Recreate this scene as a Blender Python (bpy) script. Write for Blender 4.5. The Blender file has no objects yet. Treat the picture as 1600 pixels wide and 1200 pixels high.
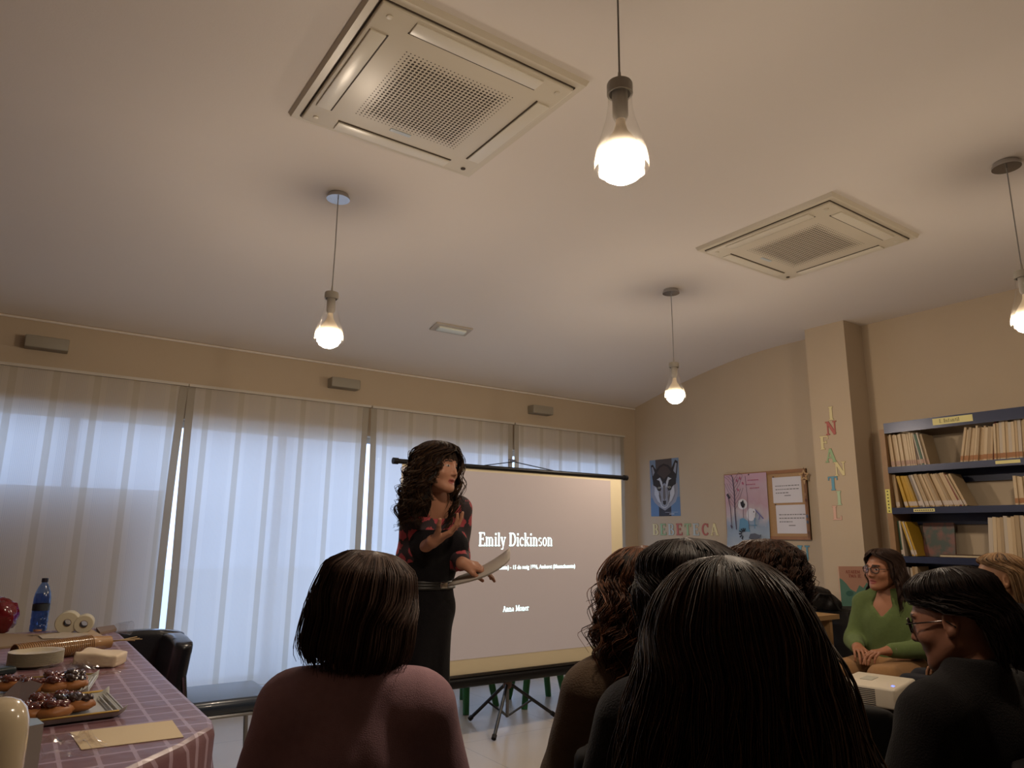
import bpy, bmesh, math, random
import numpy as np
from mathutils import Matrix, Vector, Euler

random.seed(7)
rng = np.random.default_rng(11)
scene = bpy.context.scene
COL = scene.collection
PI = math.pi

# ------------------------------------------------------------------ camera
F_PX = 1098.0
def _dir(px, py):
    v = np.array([px - 800.0, -(py - 600.0), -F_PX]); return v / np.linalg.norm(v)
_ex = _dir(2420, 853); _ey = _dir(20, 828)
_ey = _ey - _ex * np.dot(_ex, _ey); _ey /= np.linalg.norm(_ey)
_ez = np.cross(_ex, _ey)
RWC = np.stack([_ex, _ey, _ez], 0)          # camera -> world
CAM_Z = 1.25
cam_data = bpy.data.cameras.new('camera')
cam_data.sensor_width = 36.0
cam_data.lens = F_PX / 1600 * 36.0
cam_data.clip_start = 0.05
cam = bpy.data.objects.new('camera', cam_data); COL.objects.link(cam)
m = Matrix([list(RWC[0]), list(RWC[1]), list(RWC[2])]).to_4x4()
m.translation = Vector((0, 0, CAM_Z))
cam.matrix_world = m
scene.camera = cam

# ------------------------------------------------------------------ view, world, lights
scene.view_settings.view_transform = 'Standard'
scene.view_settings.look = 'None'
scene.view_settings.gamma = 1.0
scene.view_settings.use_curve_mapping = False
scene.view_settings.exposure = 1.06
SKY_STRENGTH = 1.6
BULB_STRENGTH = 150.0
LAMP_COLOR = (1.0, 0.82, 0.625)
world = bpy.data.worlds.new('dusk_sky'); scene.world = world
world.use_nodes = True
bg = world.node_tree.nodes['Background']
bg.inputs[0].default_value = (0.44, 0.62, 1.0, 1)
bg.inputs[1].default_value = SKY_STRENGTH

# ------------------------------------------------------------------ materials
def srgb(h):
    h = h.lstrip('#'); c = [int(h[i:i+2], 16) / 255 for i in (0, 2, 4)]
    return tuple(x / 12.92 if x <= .04045 else ((x + .055) / 1.055) ** 2.4 for x in c)
MATS = {}
def mat(name, col, rough=.6, metal=0, spec=.5, noise=0, nscale=20, bump=0, bscale=60, coat=0, sheen=0, emit=0, alpha=1, transmission=0, ior=1.45):
    if name in MATS: return MATS[name]
    if isinstance(col, str): col = srgb(col)
    M = bpy.data.materials.new(name); M.use_nodes = True
    nt = M.node_tree; b = nt.nodes['Principled BSDF']
    b.inputs['Base Color'].default_value = (*col, 1)
    b.inputs['Roughness'].default_value = rough
    b.inputs['Metallic'].default_value = metal
    b.inputs['Specular IOR Level'].default_value = spec
    b.inputs['Coat Weight'].default_value = coat
    b.inputs['Sheen Weight'].default_value = sheen
    b.inputs['Alpha'].default_value = alpha
    b.inputs['Transmission Weight'].default_value = transmission
    b.inputs['IOR'].default_value = ior
    if emit:
        b.inputs['Emission Color'].default_value = (*col, 1); b.inputs['Emission Strength'].default_value = emit
    if noise or bump:
        tc = nt.nodes.new('ShaderNodeTexCoord')
    if noise:
        n = nt.nodes.new('ShaderNodeTexNoise'); n.inputs['Scale'].default_value = nscale; n.inputs['Detail'].default_value = 4
        nt.links.new(tc.outputs['Object'], n.inputs['Vector'])
        mx = nt.nodes.new('ShaderNodeMix'); mx.data_type = 'RGBA'
        mx.inputs[6].default_value = (*[c * (1 - noise) for c in col], 1)
        mx.inputs[7].default_value = (*[min(1, c * (1 + noise)) for c in col], 1)
        nt.links.new(n.outputs['Fac'], mx.inputs[0]); nt.links.new(mx.outputs[2], b.inputs['Base Color'])
    if bump:
        n = nt.nodes.new('ShaderNodeTexNoise'); n.inputs['Scale'].default_value = bscale; n.inputs['Detail'].default_value = 3
        nt.links.new(tc.outputs['Object'], n.inputs['Vector'])
        bp = nt.nodes.new('ShaderNodeBump'); bp.inputs['Strength'].default_value = bump; bp.inputs['Distance'].default_value = .01
        nt.links.new(n.outputs['Fac'], bp.inputs['Height']); nt.links.new(bp.outputs['Normal'], b.inputs['Normal'])
    MATS[name] = M
    return M

class NB:
    """tiny node-building helper"""
    def __init__(s, name):
        s.M = bpy.data.materials.new(name); s.M.use_nodes = True; s.nt = s.M.node_tree
        s.b = s.nt.nodes['Principled BSDF']; s.out = s.nt.nodes['Material Output']
        MATS[name] = s.M
    def n(s, t, **kw):
        o = s.nt.nodes.new(t)
        for k, v in kw.items(): setattr(o, k, v)
        return o
    def l(s, a, b): s.nt.links.new(a, b)
    def put(s, sock, v):
        if hasattr(v, 'is_linked') or hasattr(v, 'links'): s.l(v, sock)
        else: sock.default_value = v
    def math(s, op, a, b=0.0, c=None):
        o = s.n('ShaderNodeMath', operation=op); s.put(o.inputs[0], a); s.put(o.inputs[1], b)
        if c is not None: s.put(o.inputs[2], c)
        return o.outputs[0]
    def mix(s, f, a, b):
        o = s.n('ShaderNodeMix', data_type='RGBA'); s.put(o.inputs[0], f)
        s.put(o.inputs[6], (*a, 1) if isinstance(a, tuple) else a); s.put(o.inputs[7], (*b, 1) if isinstance(b, tuple) else b)
        return o.outputs[2]
    def xyz(s, which='Object'):
        tc = s.n('ShaderNodeTexCoord'); sp = s.n('ShaderNodeSeparateXYZ'); s.l(tc.outputs[which], sp.inputs[0])
        return tc.outputs[which], sp.outputs[0], sp.outputs[1], sp.outputs[2]

def thin_glass(name, tint=(1, 1, 1), gloss=.12, rough=.02, edge=.35):
    q = NB(name); nt = q.nt; nt.nodes.remove(q.b)
    tr = q.n('ShaderNodeBsdfTransparent'); tr.inputs[0].default_value = (*tint, 1)
    gl = q.n('ShaderNodeBsdfGlossy'); gl.inputs['Roughness'].default_value = rough
    lw = q.n('ShaderNodeLayerWeight'); lw.inputs[0].default_value = .5
    f = q.math('ADD', q.math('MULTIPLY', q.math('POWER', lw.outputs['Facing'], 3.0), edge), gloss)
    mx = q.n('ShaderNodeMixShader'); q.l(f, mx.inputs[0]); q.l(tr.outputs[0], mx.inputs[1]); q.l(gl.outputs[0], mx.inputs[2])
    q.l(mx.outputs[0], q.out.inputs[0])
    return q.M

# ------------------------------------------------------------------ object helpers
def tag(o, label=None, cat=None, group=None, kind=None):
    if label: o['label'] = label
    if cat: o['category'] = cat
    if group: o['group'] = group
    if kind: o['kind'] = kind
    return o
def empty(name, loc=(0, 0, 0), rz=0.0, label=None, cat=None, group=None):
    o = bpy.data.objects.new(name, None); COL.objects.link(o)
    o.location = loc; o.rotation_euler = (0, 0, rz); o.empty_display_size = .1
    return tag(o, label, cat, group)
def link(name, me, parent=None):
    o = bpy.data.objects.new(name, me); COL.objects.link(o)
    if parent is not None: o.parent = parent
    return o
def copy_tree(o, parent=None):
    c = o.copy(); COL.objects.link(c); c.parent = parent
    for ch in list(o.children): copy_tree(ch, c)
    return c

class MB:
    """mesh builder: verts/faces with material slots"""
    def __init__(s): s.v = []; s.f = []; s.m = []; s.sm = []; s.T = Matrix.Identity(4)
    def add(s, vs, fs, mi=0, smooth=False):
        k = len(s.v)
        s.v += [tuple(s.T @ Vector(p)) for p in vs]
        for f in fs: s.f.append([i + k for i in f]); s.m.append(mi); s.sm.append(smooth)
        return s
    def box(s, a, b, mi=0):
        x0, y0, z0 = a; x1, y1, z1 = b
        return s.add([(x0,y0,z0),(x1,y0,z0),(x1,y1,z0),(x0,y1,z0),(x0,y0,z1),(x1,y0,z1),(x1,y1,z1),(x0,y1,z1)],
                     [(0,3,2,1),(4,5,6,7),(0,1,5,4),(1,2,6,5),(2,3,7,6),(3,0,4,7)], mi)
    def cbox(s, c, d, mi=0):
        return s.box([c[i]-d[i]/2 for i in range(3)], [c[i]+d[i]/2 for i in range(3)], mi)
    def rbox(s, c, d, r=.01, mi=0, seg=3):
        bm = bmesh.new(); bmesh.ops.create_cube(bm, size=1)
        for v in bm.verts: v.co = Vector((v.co.x*d[0], v.co.y*d[1], v.co.z*d[2]))
        bmesh.ops.bevel(bm, geom=bm.edges[:], offset=min(r, min(d)*.49), segments=seg, profile=.5, affect='EDGES')
        bm.verts.ensure_lookup_table()
        vs = [tuple(v.co + Vector(c)) for v in bm.verts]; fs = [[v.index for v in f.verts] for f in bm.faces]
        bm.free(); return s.add(vs, fs, mi, True)
    def prism(s, pts, h0, h1, mi=0, axis='z', smooth=False):
        n = len(pts)
        def P(p, h): return (p[0], p[1], h) if axis == 'z' else ((p[0], h, p[1]) if axis == 'y' else (h, p[0], p[1]))
        vs = [P(p, h0) for p in pts] + [P(p, h1) for p in pts]
        fs = [list(range(n))[::-1], [n+i for i in range(n)]] + [(i, (i+1) % n, n+(i+1) % n, n+i) for i in range(n)]
        return s.add(vs, fs, mi, smooth)
    def lathe(s, prof, seg=24, mi=0, c=(0, 0, 0), cap=True):
        vs = []; fs = []
        for r, z in prof:
            for i in range(seg):
                a = 2*PI*i/seg; vs.append((c[0]+r*math.cos(a), c[1]+r*math.sin(a), c[2]+z))
        for j in range(len(prof)-1):
            for i in range(seg):
                fs.append((j*seg+i, j*seg+(i+1) % seg, (j+1)*seg+(i+1) % seg, (j+1)*seg+i))
        if cap:
            fs.append(list(range(seg))[::-1]); fs.append([(len(prof)-1)*seg+i for i in range(seg)])
        return s.add(vs, fs, mi, True)
    def tube(s, pts, r, seg=8, mi=0, cap=True):
        P = [Vector(p) for p in pts]; n = len(P); rs = r if isinstance(r, (list, tuple)) else [r]*n
        vs = []; fs = []; up = None
        for i, p in enumerate(P):
            d = (P[min(i+1, n-1)] - P[max(i-1, 0)]).normalized()
            if up is None: up = Vector((0, 0, 1)) if abs(d.z) < .9 else Vector((1, 0, 0))
            a = d.cross(up)
            if a.length < 1e-5: a = d.cross(Vector((0, 1, 0)))
            a.normalize(); b = a.cross(d).normalized(); up = b
            for k in range(seg):
                t = 2*PI*k/seg; vs.append(tuple(p + a*math.cos(t)*rs[i] + b*math.sin(t)*rs[i]))
        for i in range(n-1):
            for k in range(seg): fs.append((i*seg+k, (i+1)*seg+k, (i+1)*seg+(k+1) % seg, i*seg+(k+1) % seg))
        if cap: fs.append(list(range(seg))); fs.append([(n-1)*seg+i for i in range(seg)][::-1])
        return s.add(vs, fs, mi, True)
    def grid(s, P, mi=0, smooth=True, flip=False):
        """P: array (a,b,3)"""
        a, b = P.shape[:2]
        fs = []
        for i in range(a-1):
            for j in range(b-1):
                q = (i*b+j, (i+1)*b+j, (i+1)*b+j+1, i*b+j+1); fs.append(q[::-1] if flip else q)
        return s.add([tuple(p) for p in P.reshape(-1, 3)], fs, mi, smooth)
    def build(s, name, mats, parent=None):
        me = bpy.data.meshes.new(name); me.from_pydata(s.v, [], s.f)
        for m_ in (mats if isinstance(mats, (list, tuple)) else [mats]): me.materials.append(m_)
        me.polygons.foreach_set('material_index', s.m); me.polygons.foreach_set('use_smooth', s.sm)
        me.update()
        if any(s.sm): me.set_sharp_from_angle(angle=math.radians(42))
        return link(name, me, parent)

ORD = ['first', 'second', 'third', 'fourth', 'fifth', 'sixth', 'seventh', 'eighth', 'ninth', 'tenth', 'eleventh', 'twelfth', 'thirteenth', 'fourteenth', 'fifteenth', 'sixteenth', 'seventeenth', 'eighteenth', 'nineteenth', 'twentieth']
ORD += ['twenty-'+o for o in ORD[:9]] + ['thirtieth'] + ['thirty-'+o for o in ORD[:9]]
def struct(o, **k): o['kind'] = 'structure'; return o
def edge_split(o, ang=35):
    md = o.modifiers.new('split', 'EDGE_SPLIT'); md.split_angle = math.radians(ang); return o

def at(px, py, depth):
    """the point of the place seen at this place of the photograph, so far in front of the camera"""
    d = RWC @ np.array([(px-800)/F_PX, -(py-600)/F_PX, -1.0]); return Vector(d*depth) + Vector((0, 0, CAM_Z))
def at_z(px, py, z):
    d = RWC @ np.array([(px-800)/F_PX, -(py-600)/F_PX, -1.0]); return Vector(d*(z-CAM_Z)/d[2]) + Vector((0, 0, CAM_Z))

# ------------------------------------------------------------------ smooth solids (distance fields turned into meshes)
class SDF:
    def __init__(s): s.p = []; s.M = np.eye(4)
    def pt(s, a): return (s.M @ np.array([a[0], a[1], a[2], 1.0]))[:3]
    def sc(s): return np.linalg.norm(s.M[:3, 0])
    def cap(s, a, b, ra, rb=None, k=.02, op='+'):
        rb = ra if rb is None else rb; q = s.sc()
        s.p.append(('c', s.pt(a), s.pt(b), ra*q, rb*q, k*q, op)); return s
    def ell(s, c, r, R=None, k=.02, op='+'):
        q = s.sc(); rot = s.M[:3, :3] / q
        if R is not None: rot = rot @ np.array(Euler(R).to_matrix())
        s.p.append(('e', s.pt(c), rot, np.array(r, float)*q, None, k*q, op)); return s
    def box(s, c, d, r=.01, R=None, k=.01, op='+'):
        q = s.sc(); rot = s.M[:3, :3] / q
        if R is not None: rot = rot @ np.array(Euler(R).to_matrix())
        s.p.append(('b', s.pt(c), rot, np.array(d, float)*q/2, r*q, k*q, op)); return s
    def mesh(s, h=.005, disp=None, clip=None, inflate=0.0, smooth=1):
        lo = np.full(3, 1e9); hi = -lo; bbs = []
        for p in s.p:
            if p[0] == 'c':
                rr = max(p[3], p[4]); a = np.minimum(p[1], p[2]) - rr; b = np.maximum(p[1], p[2]) + rr
            elif p[0] == 'e':
                e = np.abs(p[2]) @ p[3]; a = p[1]-e; b = p[1]+e
            else:
                e = np.abs(p[2]) @ p[3]; a = p[1]-e; b = p[1]+e
            mg = p[5]*1.2 + inflate + .012
            bbs.append((a-mg, b+mg))
            if p[6] == '+': lo = np.minimum(lo, a-mg); hi = np.maximum(hi, b+mg)
        n = np.ceil((hi-lo)/h).astype(int)+1
        F = np.full(n, 1.0, np.float32)
        for p, (a, b) in zip(s.p, bbs):
            i0 = np.clip(np.floor((a-lo)/h).astype(int), 0, n-1); i1 = np.clip(np.ceil((b-lo)/h).astype(int)+1, 1, n)
            if (i1 <= i0).any(): continue
            ax = [lo[j] + h*np.arange(i0[j], i1[j]) for j in range(3)]
            X = ax[0][:, None, None]; Y = ax[1][None, :, None]; Z = ax[2][None, None, :]
            if p[0] == 'c':
                A, B, ra, rb = p[1:5]; d = B-A; L2 = max(d @ d, 1e-10)
                t = np.clip(((X-A[0])*d[0]+(Y-A[1])*d[1]+(Z-A[2])*d[2])/L2, 0, 1)
                D = np.sqrt((X-A[0]-t*d[0])**2+(Y-A[1]-t*d[1])**2+(Z-A[2]-t*d[2])**2) - (ra+(rb-ra)*t)
            else:
                R = p[2]; q = [(X-p[1][0])*R[0, j]+(Y-p[1][1])*R[1, j]+(Z-p[1][2])*R[2, j] for j in range(3)]
                if p[0] == 'e':
                    r = p[3]; k0 = np.sqrt((q[0]/r[0])**2+(q[1]/r[1])**2+(q[2]/r[2])**2)
                    k1 = np.sqrt((q[0]/r[0]**2)**2+(q[1]/r[1]**2)**2+(q[2]/r[2]**2)**2)+1e-9
                    D = k0*(k0-1)/k1
                else:
                    w = [np.abs(q[j])-p[3][j]+p[4] for j in range(3)]
                    D = np.sqrt(sum(np.maximum(x, 0)**2 for x in w)) + np.minimum(np.maximum(np.maximum(w[0], w[1]), w[2]), 0) - p[4]
            S = F[i0[0]:i1[0], i0[1]:i1[1], i0[2]:i1[2]]; k = max(p[5], 1e-5)
            if p[6] == '+':
                hh = np.maximum(k-np.abs(S-D), 0)/k; S[...] = np.minimum(S, D) - hh*hh*k*.25
            else:
                hh = np.maximum(k-np.abs(S+D), 0)/k; S[...] = np.maximum(S, -D) + hh*hh*k*.25
        F -= inflate
        if disp is not None or clip is not None:
            X = (lo[0]+h*np.arange(n[0]))[:, None, None]; Y = (lo[1]+h*np.arange(n[1]))[None, :, None]; Z = (lo[2]+h*np.arange(n[2]))[None, None, :]
            if disp is not None: F += disp(X, Y, Z).astype(np.float32)
            if clip is not None: F = np.maximum(F, clip(X, Y, Z).astype(np.float32)*np.ones(F.shape, np.float32))
        for j in range(3):
            sl = [slice(None)]*3
            for e in (0, -1): sl[j] = e; F[tuple(sl)] = 1
        return surface_nets(F, lo, h, smooth)

def surface_nets(F, lo, h, smooth=1):
    S = F < 0
    c = S[:-1, :-1, :-1].astype(np.int8)
    for dx, dy, dz in ((1,0,0),(0,1,0),(0,0,1),(1,1,0),(1,0,1),(0,1,1),(1,1,1)):
        c = c + S[dx:S.shape[0]-1+dx, dy:S.shape[1]-1+dy, dz:S.shape[2]-1+dz]
    idx = np.argwhere((c > 0) & (c < 8))
    ids = np.full(c.shape, -1, np.int32); ids[tuple(idx.T)] = np.arange(len(idx))
    corners = [(i, j, k) for i in (0, 1) for j in (0, 1) for k in (0, 1)]
    V = {q: F[idx[:, 0]+q[0], idx[:, 1]+q[1], idx[:, 2]+q[2]] for q in corners}
    acc = np.zeros((len(idx), 3)); cnt = np.zeros(len(idx))
    for q in corners:
        for ax in range(3):
            if q[ax] == 0:
                r = list(q); r[ax] = 1; r = tuple(r); a = V[q]; b = V[r]; mk = (a < 0) != (b < 0)
                t = np.where(mk, a/np.where(mk, a-b, 1), 0); P = np.tile(np.array(q, float), (len(idx), 1)); P[:, ax] = t
                acc += P*mk[:, None]; cnt += mk
    v = lo + h*(idx + acc/np.maximum(cnt, 1)[:, None])
    faces = []
    for ax in range(3):
        a = np.moveaxis(S, ax, 0); G = np.moveaxis(ids, ax, 0)
        e = a[:-1, 1:-1, 1:-1] != a[1:, 1:-1, 1:-1]
        w = np.argwhere(e); i, j, k = w[:, 0], w[:, 1]+1, w[:, 2]+1
        Q = np.stack([G[i, j-1, k-1], G[i, j, k-1], G[i, j, k], G[i, j-1, k]], 1)
        fl = a[i, j, k] == False
        if ax == 1: fl = ~fl
        Q[fl] = Q[fl][:, ::-1]; faces.append(Q)
    f = np.concatenate(faces)
    f = f[(f >= 0).all(1)]
    for _ in range(smooth):
        sm = np.zeros_like(v); ct = np.zeros(len(v))
        for a_, b_ in ((0, 1), (1, 2), (2, 3), (3, 0)):
            for u, w in ((f[:, a_], f[:, b_]), (f[:, b_], f[:, a_])):
                for x in range(3): sm[:, x] += np.bincount(u, v[w, x], len(v))
                ct += np.bincount(u, minlength=len(v))
        v = v*.5 + .5*sm/np.maximum(ct, 1)[:, None]
    return v, f

def np_mesh(name, parts, mats, parent=None, smooth=True, matfn=None):
    """parts: list of (verts (n,3), quads (m,4), material index)"""
    vs = []; fs = []; ms = []; k = 0
    for v, f, mi in parts:
        vs.append(v); fs.append(np.asarray(f)+k); k += len(v)
        ms.append(matfn(v[f].mean(1)) if (matfn and mi is None) else np.full(len(f), mi or 0, np.int32))
    v = np.concatenate(vs).astype(np.float32); f = np.concatenate(fs).astype(np.int32)
    me = bpy.data.meshes.new(name)
    me.vertices.add(len(v)); me.vertices.foreach_set('co', v.ravel())
    w = f.shape[1]
    me.loops.add(f.size); me.loops.foreach_set('vertex_index', f.ravel())
    me.polygons.add(len(f)); me.polygons.foreach_set('loop_start', np.arange(0, f.size, w, dtype=np.int32))
    me.polygons.foreach_set('loop_total', np.full(len(f), w, np.int32))
    for m_ in mats: me.materials.append(m_)
    me.polygons.foreach_set('material_index', np.concatenate(ms).astype(np.int32))
    me.polygons.foreach_set('use_smooth', np.full(len(f), smooth))
    me.update(calc_edges=True); me.validate()
    return link(name, me, parent)
# ================================================================== PEOPLE
def mtx(loc=(0, 0, 0), rot=(0, 0, 0), s=1.0):
    return np.array(Matrix.Translation(loc) @ Euler(rot).to_matrix().to_4x4() @ Matrix.Scale(s, 4))

def head_sdf(S, M, chin=1.0, nose=1.0, mouth_open=0.0):
    """a head in its own frame (front +Y, up +Z, eyes at z 0.01)"""
    old = S.M; S.M = M
    S.ell((0, -.018, .035), (.074, .094, .086), k=.03)
    S.ell((0, .018, .0), (.066, .072, .078), k=.03)
    S.ell((0, .03, -.045), (.052, .055, .062), k=.03)
    S.cap((-.05, -.005, -.045), (-.022, .062, -.088), .017, .015, k=.03)
    S.cap((.05, -.005, -.045), (.022, .062, -.088), .017, .015, k=.03)
    S.ell((0, .074, -.092), (.02, .016, .016), k=.02)
    for q in (-1, 1):
        S.ell((q*.040, .056, -.022), (.022, .022, .02), k=.02)              # cheek
        S.ell((q*.032, .099, .012), (.016, .014, .011), k=.014, op='-')     # eye socket
        S.cap((q*.014, .086, .030), (q*.047, .074, .031), .006, .004, k=.012)  # brow ridge
        S.ell((q*.0315, .0715, .010), (.0125, .0125, .0125), k=.002)        # eyeball
        S.cap((q*.019, .082, .017), (q*.045, .074, .016), .0035, .003, k=.003)  # upper lid
        S.cap((q*.020, .081, .003), (q*.044, .074, .003), .0028, .0025, k=.004)
        S.ell((q*.077, -.012, .0), (.007, .018, .031), R=(0.1, 0, -q*.35), k=.006)  # ear
        S.ell((q*.086, -.008, .004), (.006, .010, .017), R=(0.1, 0, -q*.35), k=.004, op='-')
        S.cap((q*.075, -.002, -.026), (q*.076, -.006, -.02), .006, k=.006)
    S.cap((0, .082, .022), (0, .102*nose, -.022), .0065, .0085, k=.012)
    S.ell((0, .100*nose, -.026), (.009, .010, .008), k=.008)
    for q in (-1, 1): S.ell((q*.011, .090, -.029), (.007, .009, .006), k=.006)
    S.ell((0, .081, -.053), (.022, .010, .0055), k=.006)
    S.ell((0, .081-.002, -.066-.006*mouth_open), (.019, .010, .0065), k=.006)
    if mouth_open: S.ell((0, .094, -.0595-.002*mouth_open), (.014, .014, .003+.004*mouth_open), k=.002, op='-')
    else: S.ell((0, .096, -.0592), (.022, .008, .0016), k=.003, op='-')
    S.M = old

def head_mats(M):
    """skin 0, lips 1, eye white 2, iris 3, brow 4 by place on the head"""
    Mi = np.linalg.inv(M)
    def fn(c):
        p = c @ Mi[:3, :3].T + Mi[:3, 3]
        r = np.zeros(len(p), np.int32)
        x, y, z = np.abs(p[:, 0]), p[:, 1], p[:, 2]
        lip = (y > .078) & (((x/.024)**2 + ((z+.060)/.014)**2) < 1) & (z < -.047)
        eye = (((x-.0315)/.0125)**2 + ((z-.0098)/.0048)**2 < 1) & (y > .072)
        iris = (((x-.0315)/.0058)**2 + ((z-.0098)/.0052)**2 < 1) & (y > .072)
        brow = (y > .06) & (np.abs(z-.0325+.12*np.maximum(x-.036, 0)) < .0038) & (x > .013) & (x < .05)
        r[lip] = 1; r[eye] = 2; r[iris] = 3; r[brow] = 4
        return r
    return fn

def hand_sdf(S, wrist, fwd, palm, side, curls=(.3, .35, .4, .45), spread=.04, thumb=(.5, .3), size=1.0, r=.0082):
    """hand growing from the wrist along fwd, palm facing 'palm', thumb on +1/-1 side of fwd x palm"""
    f = Vector(fwd).normalized(); p = Vector(palm); p = (p - f*p.dot(f)).normalized(); sd = f.cross(p)*side
    W = Vector(wrist)
    def P(a, b, c): return W + (f*a + sd*b + p*c)*size
    tips = []
    lens = ((.042, .025, .020), (.046, .029, .021), (.043, .027, .020), (.034, .020, .018))
    for i in range(4):
        b = .030 - i*.0195
        kn = P(.088 - abs(i-1)*.004 - (i == 3)*.004, b, -.002)
        S.cap(P(.012, b*.55, 0), kn, .0135*size, .0098*size, k=.012)
        cur = kn; ang = curls[i]*.9; dirn = (f*math.cos(ang) + p*math.sin(ang)) + sd*((1.5-i)*spread)
        for j, L in enumerate(lens[i]):
            dirn.normalize(); nx = cur + dirn*L*size
            S.cap(cur, nx, (r-.0006*j-(.0008 if i == 3 else 0))*size, (r-.0009-.0006*j-(.0008 if i == 3 else 0))*size, k=.003)
            cur = nx; ang += curls[i]*(1.0 if j == 0 else .7)
            dirn = (f*math.cos(ang) + p*math.sin(ang)) + sd*((1.5-i)*spread)
        tips.append(cur)
    S.cap(W, P(.03, 0, 0), .024*size, .02*size, k=.015)
    t0 = P(.022, .022, .006); t1 = P(.052, .022+.030*math.sin(thumb[0]+.4), .006+.03*thumb[1])
    d = (f*math.cos(thumb[0]) + sd*math.sin(thumb[0]) + p*thumb[1]).normalized()
    t2 = t1 + d*.030*size; d2 = (d + f*.35 + p*thumb[1]*.5).normalized(); t3 = t2 + d2*.024*size
    S.cap(t0, t1, .0145*size, .0115*size, k=.01); S.cap(t1, t2, .0105*size, .009*size, k=.004); S.cap(t2, t3, .009*size, .0075*size, k=.003)
    return tips

def torso_sdf(S, J, w=1.0, bust=0.0, k=.06, trap=0):
    """pelvis, waist, chest, shoulders, neck root from a joint table"""
    pel, ch, nk = (np.array(J[n], float) for n in ('pelvis', 'chest', 'neck'))
    up = (nk-pel); up /= np.linalg.norm(up)
    tilt = -math.atan2(up[1], up[2])
    R = (tilt, 0, J.get('twist', 0.0))
    S.ell(pel, (.165*w, .118*w, .125), R, k=k)
    S.ell(pel*.5+ch*.5, (.132*w, .100*w, .17), R, k=k)
    S.ell(ch, (.150*w, .108*w, .165), R, k=k)
    a, b = np.array(J['sL'], float), np.array(J['sR'], float)
    S.cap(a*.86+b*.14, b*.86+a*.14, .056*w, k=k)
    for q in (a, b): S.cap(q*.72+nk*.28-up*(.008-trap*.012), nk+up*(.012+.02*trap), .044+.008*trap, .036+.012*trap, k=k*.8)
    if bust:
        x = (b-a); x /= np.linalg.norm(x); fr = np.cross(up, x)
        fr = np.array([-x[1], x[0], 0])
        for q in (-1, 1): S.ell(ch+x*q*.068+fr*.075+up*-.005, (.062, .05, .06), k=.04)

def arm_sdf(S, sh, el, wr, r=(.050, .040, .027), k=.03, k0=.05):
    S.cap(sh, el, r[0], r[1], k=k0); S.cap(el, wr, r[1], r[2], k=k)

def leg_sdf(S, hip, kn, an, r=(.086, .060, .040), k=.04):
    S.cap(hip, kn, r[0], r[1], k=k); S.cap(kn, an, r[1], r[2], k=k)

def foot_sdf(S, an, d=(0, 1, 0)):
    an = np.array(an, float); d = np.array(d, float)
    S.cap(an, an+[0, 0, -.045], .036, .034, k=.02); S.cap(an+[0, 0, -.055]-d*.03, an+[0, 0, -.062]+d*.13, .034, .024, k=.02)

def folds(amp=.003, f=40, g=25, seed=0):
    def fn(X, Y, Z):
        return amp*(np.sin(f*Z+8*np.sin(9*X+seed)+6*np.sin(11*Y+seed*2)) * np.sin(g*X+5*Z+seed)*.6 + .5*np.sin(19*Y+31*Z+seed))
    return fn

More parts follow.
